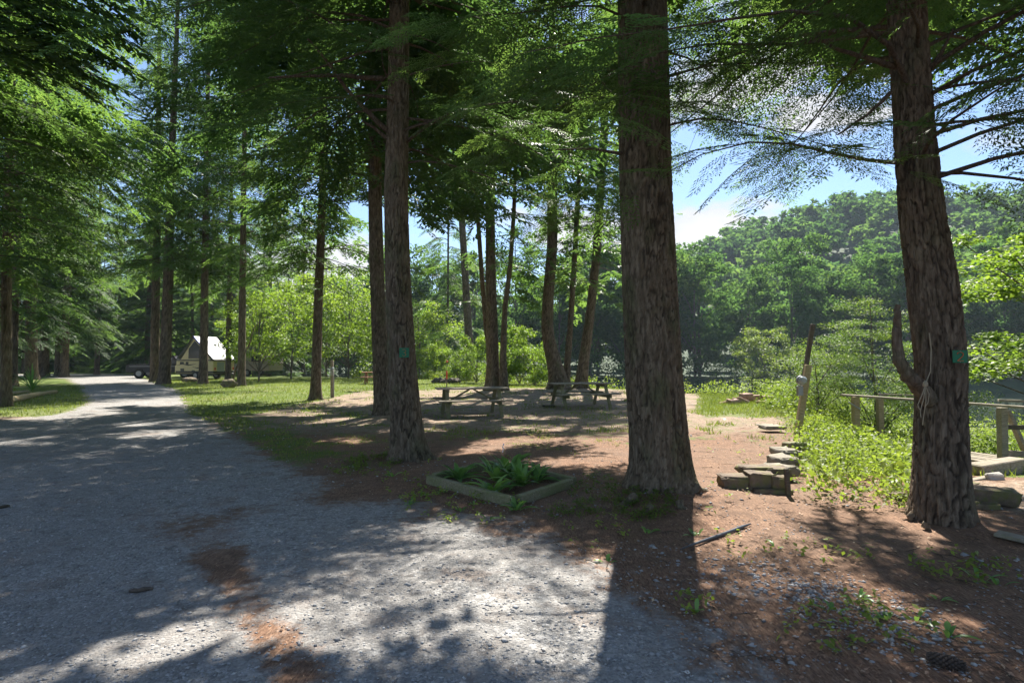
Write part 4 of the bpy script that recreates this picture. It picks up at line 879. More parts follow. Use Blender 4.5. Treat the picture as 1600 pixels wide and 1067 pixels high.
# log-uniform in depth so that the density suits the picture
n_ = 34000; y = 2.2 * (18 / 2.2) ** r.random(n_); x = r.uniform(-.95, .95, n_) * y; rd_, _, _ = masks(x, y); k = rd_ + .9 * (fbm(x * 1.6, y * 1.6, 4, 3) - .5) + r.normal(0, .12, n_) > .52; x, y = x[k], y[k]
stones(0, x, y, np.clip(r.lognormal(-4.85, .42, len(x)), .004, .028), r, 'gravel', 'loose grey gravel stones on the lane')
n_ = 9000; y = 3.0 * (24 / 3.0) ** r.random(n_); x = r.uniform(-.5, .95, n_) * y; rd_, _, _ = masks(x, y); k = (rd_ < .5) & (fbm(x * .9, y * .9, 14, 3) > .47); x, y = x[k], y[k]
stones(0, x, y, np.clip(r.lognormal(-4.6, .45, len(x)) * np.maximum(1, y / 10), .006, .04), r, 'scattered_stones', 'small stones and bark bits strewn over the campsite floor')
n_ = 1100; tt = r.random(n_); A, B_ = Pz(1190, 890), Pz(1480, 1020); x = A.x + (B_.x - A.x) * tt + r.normal(0, .28, n_); y = A.y + (B_.y - A.y) * tt + r.normal(0, .25, n_)
stones(0, x, y, np.clip(r.lognormal(-4.3, .35, n_), .008, .03), r, 'stone_patch', 'patch of larger grey stones among the needles')
n_ = 80000; y = 2.2 * (24 / 2.2) ** r.random(n_); x = r.uniform(-.95, .95, n_) * y; rd_, _, _ = masks(x, y); k = rd_ + .7 * (fbm(x * 1.6, y * 1.6, 4, 3) - .5) - .25 * (r.random(n_) < .15) < .5; x, y = x[k], y[k]; n_ = len(x)
th = r.uniform(0, 6.28, n_); sc_ = np.maximum(1, y / 6); L_ = r.uniform(.012, .04, n_) * sc_ ** .5; w_ = r.uniform(.0012, .0028, n_) * sc_; z = H(x, y) + r.uniform(.004, .012, n_); dz = r.normal(0, .006, n_)
V_ = np.stack([np.stack([x - np.sin(th) * w_, y + np.cos(th) * w_, z], -1), np.stack([x + np.sin(th) * w_, y - np.cos(th) * w_, z], -1), np.stack([x + np.cos(th) * L_, y + np.sin(th) * L_, z + dz], -1)], 1).reshape(-1, 3)
tag(link('needle_litter', mesh_tris('needle_litter', V_, np.arange(n_ * 3).reshape(-1, 3), None, {'tint': np.repeat(r.beta(2, 2.2, n_), 3)}), None, (M['litter'],)), 'fallen red brown needles over the forest floor', 'needles', None, 'stuff')
n_ = 5200; y = 2.4 * (24 / 2.4) ** r.random(n_); x = r.uniform(-.4, .95, n_) * y; rd_, _, _ = masks(x, y); k = rd_ < .6; P0 = np.stack([x[k], y[k], H(x[k], y[k]) + .012], -1)
v, t_, a = leafset(P0, .032, r, .8, r.uniform(.4, 1, len(P0)), .6); tag(link('dead_leaves', mesh_tris('dead_leaves', v, t_, None, {'tint': a}), None, (M['litter'],)), 'small dry leaves scattered on the needles', 'leaves', None, 'stuff')
# bark chips and short twigs (solid little sticks)
segs = []
for k in range(420):
    y = 2.4 * (14 / 2.4) ** r.random(); x = r.uniform(-.05, .95) * y
    if masks(np.array([x]), np.array([y]))[0][0] > .55: continue
    th = r.uniform(0, 6.28); L_ = r.uniform(.05, .22); z = Hs(x, y) + .008
    segs.append((np.array([[x, y, z], [x + math.cos(th) * L_ * .5, y + math.sin(th) * L_ * .5, z + .008], [x + math.cos(th + .2) * L_, y + math.sin(th + .2) * L_, z]]), np.array([.0025, .003, .0012])))
v, t_ = tubes(segs, 4); tag(link('fallen_twigs', mesh_tris('fallen_twigs', v, t_, None, {'tint': np.full(len(v), .8)}), None, (M['twig'],)), 'short fallen twigs scattered over the needles', 'twigs', None, 'stuff')
# low ground cover clumps
def clumps(spots, name, label, h=.06, size=.035, nper=14, mat='weed', tint0=.45, r=r):
    xs_, ys_ = [], []
    for px_, py_, rx, ry, n_ in spots:
        for _ in range(n_):
            a = r.uniform(0, 6.28); q = math.sqrt(r.random()); g_ = Pz(px_ + rx * q * math.cos(a), py_ + ry * q * math.sin(a)); xs_.append(g_.x); ys_.append(g_.y)
    v, t_, a = plants(np.array(xs_), np.array(ys_), nper, h, size, r, .035, .6, .7, tint0)
    tag(link(name, mesh_tris(name, v, t_, None, {'tint': a}), None, (M[mat],)), label, 'ground cover', None, 'stuff')
clumps([(1010, 795, 50, 22, 110), (930, 775, 40, 30, 60), (890, 800, 35, 15, 25)], 'ground_cover', 'low dark ground cover at the foot of the thick trunk', .05, .028, 16, tint0=.3)
clumps([(585, 722, 45, 10, 60), (625, 715, 40, 6, 20), (560, 735, 60, 12, 30)], 'creeping_weeds', 'creeping weeds at the foot of the number 3 hemlock', .07, .035, 14, tint0=.4)
clumps([(720, 790, 90, 35, 46), (640, 765, 50, 25, 24), (930, 830, 50, 30, 12), (1120, 800, 60, 40, 5), (1330, 980, 130, 40, 30), (1500, 890, 90, 25, 28), (1200, 850, 90, 30, 10), (1080, 960, 40, 20, 6), (850, 640, 200, 25, 40), (760, 700, 250, 30, 24), (1180, 720, 80, 40, 14), (1320, 870, 60, 12, 8)], 'seedlings', 'scattered small green seedlings on the needle floor', .07, .045, 7, tint0=.6)

# ------------------------------------------------------------------ picnic tables
def picnic_table(loc, rz, label, mat, grey, sc=1.0, L=1.95):
    t_ = empty('picnic_table', loc, rz, label, 'picnic table', 'picnic tables on the campsite'); t_.scale = (sc,) * 3
    for k in range(5):
        b_ = MB(); b_.box((random.uniform(-.012, .012), (k - 2) * .146, .745 + random.uniform(-.003, .003)), (L, .138, .038), bev=.006, wob=.002); b_.build('tabletop_plank', M[grey], t_)
    for s_ in (-1, 1):
        for k in (0, 1): MB().box((random.uniform(-.02, .02), s_ * (.62 + k * .145), .44), (L * 1.02, .138, .038), bev=.006, wob=.002).build('bench_plank', M[grey], t_)
    for e_ in (-1, 1):
        x = e_ * (L / 2 - .30)
        MB().beam((x, -.80, .395), (x, .80, .395), .038, .14, bev=.004).build('seat_beam', M[mat], t_)
        MB().beam((x, -.36, .69), (x, .36, .69), .038, .085, bev=.004).build('top_cleat', M[mat], t_)
        for s_ in (-1, 1): MB().beam((x + e_ * .041, s_ * .66, -.02), (x + e_ * .041, s_ * .24, .72), .038, .10, up=(1, 0, 0), bev=.004).build('leg', M[mat], t_)
        MB().beam((x - e_ * .03, 0, .39), (e_ * .06, 0, .71), .085, .04, bev=.004).build('brace', M[mat], t_)
    return t_
a_ = (Pz(698, 650) + Pz(773, 646.5)) / 2
picnic_table((a_.x, a_.y + .1, Hs(a_.x, a_.y)), rad(14), 'grey weathered picnic table nearest the number 3 hemlock', 'wood_moss', 'wood', 1.04)
a_ = (Pz(871, 636.5) + Pz(942, 633.5)) / 2
picnic_table((a_.x, a_.y, Hs(a_.x, a_.y)), rad(15), 'grey weathered picnic table in front of the crooked trunk', 'wood_moss', 'wood', 1.08)
x, y, z = at(590, 37); picnic_table((x, y, z), rad(8), 'reddish picnic table half hidden behind the dark hemlock', 'wood_red', 'wood_red')
MB().box((0, 0, .03), (.34, .3, .05), bev=.01, wob=.01).build('flat_stone', M['slab'], tag(bpy.data.objects.new('x', None), None)) if False else None
g_ = P(857, 636); o_ = MB().box((0, 0, .035), (.42, .3, .06), bev=.012, wob=.015).build('stone_slab', M['wood_dark']); o_.location = g_; tag(o_, 'dark flat slab on the ground beside the second table legs', 'slab')

# ------------------------------------------------------------------ timber planter with hostas
c4 = [Pz(670, 742, .10), Pz(802, 776, .10), Pz(898, 746, .10), Pz(772, 718, .10)]   # near left, near, right, far
cen = sum(c4, Vector()) / 4; e = empty('timber_planter', (cen.x, cen.y, Hs(cen.x, cen.y)), 0, 'square raised bed framed in mossy green timbers between two hemlocks', 'planter')
for i in range(4):
    a, b_ = c4[i] - Vector(e.location), c4[(i + 1) % 4] - Vector(e.location); d_ = (b_ - a).normalized(); zt = .045
    inset = .0 if i % 2 == 0 else .095
    MB().beam((a.x + d_.x * inset, a.y + d_.y * inset, zt), (b_.x - d_.x * inset, b_.y - d_.y * inset, zt + .002 * i), .09, .11, bev=.008, wob=.004).build('timber', M['wood_moss'], e)
def rosette(loc, n_, L_, w_, label, seed, name='hosta_plant', stalk=0, up=1.0):
    r = np.random.default_rng(seed); e = empty(name, loc, 0, label, 'plant'); VV = []; TT = []; AA = []; off = 0
    for k in range(n_):
        az = r.uniform(0, 6.28); tilt = r.uniform(.55, 1.3) * up; l = 1.7 * L_ * r.uniform(.6, 1.15); w0 = w_ * 1.45 * r.uniform(.8, 1.2); c_ = np.array([math.cos(az), math.sin(az), 0]); s__ = np.array([-c_[1], c_[0], 0]); b0 = c_ * r.uniform(0, .05); tn = r.uniform(.25, .85)
        for j in range(6):
            q = j / 5; rr_ = l * q; p_ = b0 + c_ * rr_ * math.cos(tilt) * (1 + .3 * q) + np.array([0, 0, 1]) * (rr_ * math.sin(tilt) - .45 * l * q * q * (1.3 - tilt * .5)); ww = w0 * math.sin(math.pi * min(.98, .12 + .86 * q)) ** .8 * .5
            VV += [p_ - s__ * ww + [0, 0, ww * .5], p_ , p_ + s__ * ww + [0, 0, ww * .5]]; AA += [tn] * 3
        for j in range(5):
            a = off + j * 3; TT += [(a, a + 1, a + 4, a + 3), (a + 1, a + 2, a + 5, a + 4)]
        off += 18
    VV = np.array(VV); VV[:, 2] = np.maximum(VV[:, 2], .004)
    link('leaves', mesh_tris('leaves', VV, TT, None, {'tint': AA}, smooth=True), e, (M['hosta'],))
    for k in range(stalk):
        a = r.uniform(0, 6.28); h_ = r.uniform(.38, .55); b_ = MB(); tip = Vector((math.cos(a) * .09, math.sin(a) * .09, h_)); b_.tube([(0, 0, 0), tip * .5, tip], [.004, .003, .002], 5).build('flower_stalk', M['hosta'], e)
        b2 = MB()
        for j in range(4): b2.blob(tip + Vector((r.uniform(-.015, .015), r.uniform(-.015, .015), -.03 * j)), (.008, .008, .018), j, 6, 4)
        b2.build('flower_spike', M['flower'], e)
    return e
zg = Hs(cen.x, cen.y)
for (px_, py_, n_, L_, w_, sk, lb) in [(716, 742, 22, .22, .045, 0, 'small leafy clump in the near corner of the timber bed'), (775, 744, 26, .27, .05, 0, 'bright lance leaved clump in the middle of the timber bed'), (815, 752, 40, .25, .045, 0, 'dense glossy hosta clump by the near timber corner'), (795, 733, 30, .26, .05, 1, 'tall flowering hosta clump at the back of the timber bed'), (770, 762, 16, .20, .045, 0, 'low hosta clump against the front timber'), (838, 745, 18, .2, .04, 0, 'short hosta clump near the far timber end'), (806, 788, 9, .15, .04, 0, 'stray plantain outside the planter corner')]:
    g_ = Pz(px_, py_ + 6, 0.02); rosette((g_.x, g_.y, Hs(g_.x, g_.y) + .01), n_, L_, w_, lb, int(px_ + py_), stalk=sk)
r = np.random.default_rng(123)
PL_ = ['plantain just below the near timber corner of the planter', 'plantain at the far end of the front timber of the planter', 'plantain on the lane side of the planter front timber', 'plantain on the gravel edge below the planter', 'plantain between the planter and the number 3 trunk', 'plantain at the root of the number 3 trunk', 'plantain in the ground cover shadow above the plastic pipe', 'plantain touching the lower tip of the plastic pipe', 'plantain on the dry ground below the curved trunk, nearer the stones', 'twin leaved bright plantain above the pine cone', 'plantain in the reddish needles left of the stone patch', 'plantain in the upper part of the stone patch', 'plantain in the middle of the stone patch', 'plantain in the stone patch towards the pine cone', 'plantain at the pine cone end of the stone patch', 'plantain behind the planter on the open needles', 'plantain on the sunny gravel edge below the thick trunk', 'plantain beside the upper end of the plastic pipe', 'plantain in the weeds below the curved trunk, nearer the old board', 'plantain in the weeds below the curved trunk, lower one', 'plantain on the lane edge below the number 3 trunk']
for k, (px_, py_) in enumerate([(742, 790), (690, 770), (720, 800), (765, 812), (655, 775), (612, 745), (1012, 803 + 30), (1085, 838), (1466, 938), (1482, 998), (1088, 958), (1340, 935), (1300, 955), (1385, 970), (1430, 968), (780, 640 + 90), (945, 880), (1210, 855), (1530, 905), (1560, 915), (640, 790)]):
    g_ = P(px_, py_); rosette(g_, int(r.integers(3, 7)), r.uniform(.045, .085), .02, PL_[k], 500 + k, 'plantain')['group'] = 'small plantains on the needle floor'
g_ = P(50, 610); rosette(g_, 46, .95, .035, 'tall arching iris clump behind the log edging', 77, 'iris_plant', up=1.25)
g_ = P(12, 612); rosette(g_, 14, .6, .035, 'small iris tuft at the log edging end', 78, 'iris_plant', up=1.25)
# sumac by the fire ring: arching fronds of leaflets
def sumac(loc, h, n_, label, seed, size=.09, fr=.6):
    r = np.random.default_rng(seed); e = empty('sumac_plant', loc, 0, label, 'plant'); P0 = []; segs = []
    for k in range(n_):
        az = r.uniform(0, 6.28); z0 = h * r.uniform(.3, 1); c_ = np.array([math.cos(az), math.sin(az), 0]); l = fr * r.uniform(.7, 1.2); pts = []
        for j in range(9):
            q = j / 8; p_ = np.array([0, 0, z0]) + c_ * l * q + np.array([0, 0, .35 * l * q - .4 * l * q * q]); pts.append(p_)
            s__ = np.array([-c_[1], c_[0], 0])
            if j > 0:
                for sg in (-1, 1):
                    for m_ in range(2): P0.append(p_ + s__ * sg * size * (.35 + .7 * m_))
        segs.append((np.array([[0, 0, z0 * .8]] + pts), np.linspace(.008, .002, 10)))
    segs.append((np.array([[0, 0, -.05], [.02, 0, h * .5], [0, 0, h]]), np.array([.014, .011, .006])))
    v, t_, a = leafset(np.array(P0), size, r, .8, r.uniform(.4, 1, len(P0)), .45); link('leaves', mesh_tris('leaves', v, t_, None, {'tint': a}), e, (M['leaf'],)); v, t_ = tubes(segs, 5); link('stem', mesh_tris('stem', v, t_), e, (M['twig'],))
g_ = P(1180, 622); sumac((g_.x, g_.y + .3, g_.z), .85, 13, 'bright sumac rising behind the fire ring', 1)
g_ = P(1222, 622); sumac((g_.x, g_.y, g_.z), .7, 9, 'reddish tipped sumac between fire ring and leaning pole', 2, .07, .35)
g_ = P(1300, 650); sumac((g_.x, g_.y + 1, g_.z), 1.5, 16, 'leafy sumac beside the leaning pole', 3, .11, .7)

# ------------------------------------------------------------------ signs on the trees
def digit2(cx, cz, h, w_, t_):
    """strokes of a 2 as small beams in the x-z plane"""
    pts = [(-.5, .30), (-.42, .46), (-.15, .5), (.2, .5), (.45, .38), (.45, .15), (.2, -.08), (-.15, -.28), (-.5, -.5), (.5, -.5)]; return [(cx + a * w_, cz + b_ * h) for a, b_ in pts]
def digit3(cx, cz, h, w_, t_):
    pts = [(-.45, .42), (-.1, .5), (.3, .45), (.45, .27), (.3, .08), (-.1, .02), (.3, -.04), (.48, -.25), (.3, -.45), (-.1, -.5), (-.45, -.4)]; return [(cx + a * w_, cz + b_ * h) for a, b_ in pts]
def number_sign(px_, py_, D, half, fn, mat, label, yaw=0):
    c_ = PD(px_, py_, D); e = empty('number_sign', c_, yaw, label, 'sign'); MB().box((0, 0, 0), (half * 2, .008, half * 2), bev=.002).build('plate', M['green_plate'], e)
    pts = fn(0, 0, half * 1.35, half * .8, 0); b_ = MB()
    for i in range(len(pts) - 1):
        a, q = pts[i], pts[i + 1]; b_.beam((a[0], -.0065, a[1]), (q[0], -.0065 - .0002 * (i % 2), q[1]), .004, half * .34, up=(0, 1, 0), bev=.0005)
    b_.build('numeral', M[mat], e)
    for sx in (-1, 1): MB().tube([(0, -.004, sx * half * .85), (0, -.009, sx * half * .85)], .004, 8).build('nail', M['metal'], e)
number_sign(631.5, 551, 8.93, .075, digit3, 'olive_num', 'green square plate with a faded number 3 on the mossy trunk', rad(8))
number_sign(1500, 557, 5.28, .058, digit2, 'orange', 'green square plate with an orange number 2 on the curved trunk', rad(-18))
# rope
b_ = MB(); pts = [PD(1452, 520, 5.28), PD(1455, 545, 5.27), PD(1454, 580, 5.27), PD(1446, 600, 5.26)]; e = empty('rope', PD(1446, 600, 5.25), 0, 'thin frayed rope knotted round the curved trunk', 'rope'); off = Vector(e.location)
b_.tube([q - off for q in pts], .005, 6).build('hanging_strand', M['rope'], e); b_ = MB()
for k, (dx, dy) in enumerate([(-8, 50), (-3, 62), (4, 34), (-12, 38)]):
    b_ = MB(); q0 = PD(1446, 602, 5.25); b_.tube([q0 - off, PD(1446 + dx * .7 + 3, 602 + dy * .4, 5.23) - off, PD(1446 + dx, 602 + dy * .8, 5.24) - off, PD(1446 + dx * .5 - 3, 602 + dy, 5.24) - off], .0042, 6).build('loose_strand', M['rope'], e)
b_ = MB(); b_.blob((0, 0, 0), (.022, .016, .03), 2, 10, 7, .4).build('knot', M['rope'], e)

# ------------------------------------------------------------------ black pipe
a, q = P(1063, 862), P(1173, 822); e = MB(); d_ = q - a; pts = [a + d_ * k / 8 + Vector((0, 0, .016 + .003 * math.sin(k))) for k in range(9)]
o_ = MB().tube(pts, [.004, .009, .012, .014, .016, .017, .017, .015, .006], 14).build('plastic_pipe', M['pipe']); tag(o_, 'black tapered plastic pipe lying on the needles below the thick trunk', 'pipe')
# dark sticks
for (x0, y0, x1, y1, rr_, lb) in [(200, 928, 240, 922, .016, 'short dark rotten stick lying on the gravel lane'), (-6, 796, 14, 792, .02, 'dark stick at the lane edge in shade'), (1556, 838, 1600, 858, .03, 'weathered flat board half buried near the curved trunk')]:
    a, q = P(x0, y0), P(x1, y1); b_ = MB()
    if 'board' in lb: b_.beam(a + Vector((0, 0, .03)), q + Vector((.3, -.1, .02)), .16, .03, bev=.006, wob=.004); nm = 'old_board'; mt = 'slab'
    else: b_.tube([a + (q - a) * k / 5 + Vector((0, random.uniform(-.008, .008), .014)) for k in range(6)], [rr_ * .5, rr_, rr_ * .85, rr_, rr_ * .8, rr_ * .4], 8); nm = 'stick'; mt = 'wood_dark'
    tag(b_.build(nm, M[mt]), lb, 'board' if nm == 'old_board' else 'stick')
# pine cone
g_ = P(1478, 1042); e = empty('pine_cone', (g_.x, g_.y, g_.z + .025), rad(-35), 'large brown pine cone lying among the stones', 'pine cone')
core = MB().tube([(-.085, 0, 0), (-.06, 0, 0), (-.02, 0, 0), (.03, 0, 0), (.07, 0, 0), (.085, 0, 0)], [.008, .020, .027, .024, .014, .004], 10).build('core', M['cone'], e)
sc0 = None
for i in range(13):
    for j in range(9):
        x = -.076 + i * .0128; s_ = (1 - (abs(x + .01) / .10) ** 2) ** .5
        if sc0 is None: sc0 = MB().blob((0, 0, 0), (.008, .009, .0045), 1, 6, 4, .3).build('scale', M['cone'], e); o_ = sc0
        else: o_ = sc0.copy(); C.objects.link(o_); o_.parent = e
        th = 2 * math.pi * (j + .5 * (i % 2)) / 9; R3 = Matrix.Rotation(th, 4, 'X') @ Matrix.Translation((x, 0, .033 * s_ + .002)) @ Matrix.Rotation(-.5, 4, 'Y'); o_.matrix_basis = R3 @ Matrix.Diagonal((1.1, 1.1 * s_ + .1, 1, 1))

# ------------------------------------------------------------------ stone and timber steps (both sides)
def block(name, c_, dims, rz, mat, parent, tilt=0, wob=.02, bev=.02, seed=0):
    random.seed(seed + 5); b_ = MB().blob((0, 0, 0), (dims[0] * .54, dims[1] * .58, dims[2] * .56), seed * 3.7, 30, 18, .2, box=.82, jit=.22) if mat in ('stone', 'ringstone', 'slab') else MB().box((0, 0, 0), dims, bev=bev, wob=wob)
    o_ = b_.build(name, M[mat], None)
    o_.location = c_; o_.rotation_euler = (random.uniform(-.06, .06), tilt, rz)
    return o_
def pxblock(px0, px1, py_bot, hpx, D, depth, label, name='stone_block', mat='stone', rz=0, tilt=0, cat='stone', group=None, seed=0):
    a, q = PD(px0, py_bot, D), PD(px1, py_bot, D); w_ = (q - a).length; h_ = hpx / F * D; c_ = (a + q) / 2 + Vector((0, depth / 2, h_ / 2)); o_ = block(name, c_, (w_, depth, h_), rz, mat, None, tilt, .014, .018, seed); tag(o_, label, cat, group); return o_
GR = 'stones of the broken steps by the thick trunk'
pxblock(1133, 1180, 767, 20, 6.95, .2, 'pointed mossy stone at the lower end of the broken steps', rz=rad(-6), tilt=-.03, group=GR, seed=1)
pxblock(1174, 1213, 765, 23, 6.9, .2, 'middle mossy stone of the lower step course', rz=rad(-8), group=GR, seed=2)
pxblock(1208, 1232, 770, 22, 6.85, .2, 'end stone of the lower step course', rz=rad(-8), group=GR, seed=3)
pxblock(1163, 1206, 744, 13, 7.15, .22, 'long stone on top of the step course, nearer the thick trunk', rz=rad(-5), group=GR, seed=4)
pxblock(1203, 1234, 750, 16, 7.1, .24, 'long stone on top of the step course, nearer the weeds', rz=rad(-8), group=GR, seed=5)
pxblock(1184, 1236, 780, 14, 6.8, .25, 'half buried stone under the broken steps', rz=rad(-6), group=GR, seed=6)
for k, (px0, px1, py_, D, lb) in enumerate([(1214, 1244, 744, 7.5, 'first flat stepping stone up from the broken steps'), (1214, 1246, 729, 8.0, 'second flat stepping stone up the row'), (1222, 1250, 717, 8.5, 'third flat stepping stone up the row')]):
    pxblock(px0, px1, py_, 13, D, .3, lb, 'stepping_stone', 'slab', rz=rad(12), group='stepping stones up the slope', seed=20 + k)
pxblock(1233, 1261, 706, 13, 9.3, .26, 'squared timber block at the top of the stepping stones', 'timber_block', 'wood_moss', rz=rad(8), cat='timber', seed=31)
pxblock(1196, 1226, 671, 5, 12.2, .35, 'flat grey slab in the grass near the leaning pole base', 'stone_slab', 'slab', rz=rad(5), group=None, seed=32)
o_ = MB().beam(P(1232, 775), P(1232, 775) + Vector((-.02, 0, .32)), .05, .05).build('short_stake', M['wood_dark']); tag(o_, 'short dark stake driven beside the stone steps', 'stake')
GR2 = 'stones and blocks beside the curved trunk'
pxblock(1521, 1586, 788, 22, 6.2, .22, 'mossy stone on top of the pile beside the curved trunk', rz=rad(-12), tilt=.06, group=GR2, seed=41)
pxblock(1526, 1562, 812, 22, 6.1, .22, 'brown stone at the bottom of the pile beside the curved trunk', rz=rad(-4), group=GR2, seed=42)
pxblock(1515, 1530, 806, 20, 6.12, .2, 'small upright stone against the curved trunk', rz=0, group=GR2, seed=43)
pxblock(1556, 1600, 812, 9, 6.1, .25, 'thin flat stone lying at the end of the pile', rz=rad(-15), group=GR2, seed=44)
pxblock(1502, 1530, 770, 15, 6.9, .25, 'square edged block behind the curved trunk', rz=rad(-10), group=GR2, seed=45)
pxblock(1404, 1426, 788, 13, 6.5, .25, 'pale block showing on the weedy side of the curved trunk', rz=rad(-6), group=GR2, seed=46)
pxblock(1543, 1572, 754, 14, 7.7, .08, 'flat square concrete paver leaning on the timber kerb', 'paver', 'concrete', rz=rad(4), tilt=0, cat='paver', seed=47)
# ------------------------------------------------------------------ walkway and railing
A0, B0 = PD(1326, 690, 13.4), PD(1640, 735, 10.2); A0.z = -.34; B0.z = -.42; fw = (B0 - A0).normalized(); sd = Vector((-fw.y, fw.x, 0)).normalized()
if sd.y < 0: sd = -sd
e = empty('walkway', A0, 0, 'old plank walkway of weathered boards dropping towards the river', 'walkway')
Lw = (B0 - A0).length
for k in range(7):
    s0, s1 = random.uniform(-.3, .1), Lw + random.uniform(-.5, .3); cut = Lw * random.uniform(.35, .65)
    for a, q in ((s0, cut - .006), (cut + .006, s1)):
        pa_ = fw * a + sd * (k * .175) + Vector((0, 0, random.uniform(-.012, .012))); pb = fw * q + sd * (k * .175) + Vector((0, 0, random.uniform(-.012, .012))); MB().beam(pa_, pb, .15, .04, bev=.006, wob=.006).build('plank', M['wood'], e)
MB().beam(fw * -.1 - sd * .12 + Vector((0, 0, -.13)), fw * Lw - sd * .12 + Vector((0, 0, -.13)), .06, .2, bev=.006).build('side_beam', M['wood_tan'], e)
MB().beam(fw * -.1 + sd * 1.2 + Vector((0, 0, -.13)), fw * Lw + sd * 1.2 + Vector((0, 0, -.13)), .06, .2, bev=.006).build('side_beam', M['wood_tan'], e)
a, q = PD(1522, 739, 8.3), PD(1592, 728, 8.6); o_ = MB().beam(a, q, .25, .26, bev=.015, wob=.008).build('timber_kerb', M['wood']); tag(o_, 'thick squared timber closing the end of the walkway', 'timber')
a, q = PD(1492, 757, 7.6), PD(1545, 746, 7.8); o_ = MB().beam(a, q, .09, .05, bev=.006).build('loose_board', M['wood']); tag(o_, 'thin grey board lying between the curved trunk and the paver', 'board')
rl = empty('railing', A0, 0, 'weathered wooden handrail on posts along the plank walkway', 'railing')
def rp(px_, py_, D): return PD(px_, py_, D) - A0
MB().beam(rp(1316, 617, 13.3), rp(1466, 627, 11.6), .14, .045, bev=.006).build('handrail', M['wood'], rl)
MB().beam(rp(1466, 627.3, 11.59), rp(1640, 639, 10.2), .14, .045, bev=.006).build('handrail', M['wood'], rl)
for (px_, pt, pb, D, w_, m_) in [(1338, 619, 700, 13.0, .13, 'wood_tan'), (1567, 636, 722, 10.9, .13, 'wood'), (1376, 622, 690, 14.3, .13, 'wood_tan')]:
    MB().beam(rp(px_ - 1.5, pt + .5, D), rp(px_, pb, D), w_, w_, up=(0, 1, 0), bev=.008).build('post', M[m_], rl)
MB().beam(rp(1372, 616, 14.4), rp(1470, 619, 13.9), .1, .04, bev=.006).build('far_handrail', M['wood'], rl)
MB().beam(rp(1560, 625.5, 12.6), rp(1640, 628, 12.2), .16, .05, bev=.006).build('far_handrail', M['wood'], rl)
MB().beam(rp(1573, 640, 11.5), rp(1602, 705, 11.7), .07, .12, up=(0, 1, 0), bev=.006).build('brace', M['wood'], rl)
MB().beam(rp(1574, 667, 11.0), rp(1640, 669, 10.7), .04, .09, bev=.004).build('mid_rail', M['wood_dark'], rl)
MB().beam(rp(1574, 708, 11.2), rp(1640, 712, 11.0), .05, .12, bev=.004).build('low_rail', M['wood'], rl)
b_ = MB(); b_.beam(rp(1326, 628, 12.95), rp(1345, 640, 12.9), .05, .03, bev=.004).build('metal_strap', M['metal'], rl)

# ------------------------------------------------------------------ posts with meters
a, q = P(1243, 671), PD(1275, 506, 12.0); a = PD(1243, 672, 12.0)
e = empty('meter_pole', a, 0, 'leaning wooden pole with an electric meter above the weedy slope', 'pole')
m_ = PD(1263, 570, 12.0)
MB().beam((0, 0, -.3), (m_ - a), .125, .11, up=(0, 1, 0), bev=.01, wob=.004).build('lower_post', M['wood_tan'], e)
MB().beam(PD(1253, 610, 12.12) - a, q - a + Vector((0, .12, 0)), .085, .08, up=(0, 1, 0), bev=.01).build('upper_post', M['wood_dark'], e)
mc = PD(1251, 594, 11.86) - a
MB().tube([mc + Vector((0, .0, 0)), mc + Vector((0, -.05, 0))], .10, 20).build('meter_base', M['metal'], e)
MB().tube([mc + Vector((0, -.05, 0)), mc + Vector((0, -.12, 0)), mc + Vector((0, -.15, 0))], [.085, .08, .045], 20).build('meter_dome', M['glass'], e)
MB().box(mc + Vector((-.02, 0, -.22)), (.11, .09, .2), bev=.01).build('outlet_box', M['metal'], e)
MB().box(mc + Vector((-.05, -.03, -.14)), (.07, .07, .06), bev=.01).build('switch', M['box_grey'], e)
a = P(519, 621); D = a.y; e = empty('meter_post', a, 0, 'upright wooden post with a grey meter box beside the slender hemlock', 'post')
MB().beam((0, 0, -.2), (-.02, 0, 1.55), .11, .11, up=(0, 1, 0), bev=.01).build('post', M['wood'], e); MB().box((.02, -.08, 1.02), (.13, .1, .22), bev=.012).build('meter_box', M['box_grey'], e); MB().tube([(.02, -.07, 1.2), (.02, -.15, 1.2)], [.07, .06], 14).build('meter_dome', M['glass'], e); MB().tube([(.07, -.02, .92), (.07, -.02, 0)], .018, 8).build('conduit', M['metal'], e)
a = P(28, 577); e = empty('hookup_post', a, 0, 'short post with a small roofed grey box on the verge lawn', 'post')
MB().beam((0, 0, -.2), (0, 0, .75), .14, .12, up=(0, 1, 0), bev=.01).build('post', M['wood_dark'], e); MB().box((0, -.02, .85), (.36, .22, .32), bev=.02).build('outlet_box', M['box_grey'], e); MB().box((0, -.02, 1.045), (.52, .34, .06), bev=.01).build('cap', M['white'], e)
a = P(698, 610); e = empty('marker_stake', a, 0, 'thin dark stake with a red top behind the first picnic table', 'stake')
MB().beam((0, 0, -.1), (0, 0, .55), .05, .04, up=(0, 1, 0)).build('stake', M['wood_dark'], e); MB().beam((0, 0, .55), (0, 0, .95), .08, .05, up=(0, 1, 0)).build('red_top', M['redpole'], e); MB().blob((.02, 0, 1.4), (.06, .05, .05), 3).build('cup', M['redpole'], e); MB().tube([(0, 0, .95), (.01, 0, 1.37)], .008, 6).build('wire', M['metal'], e)

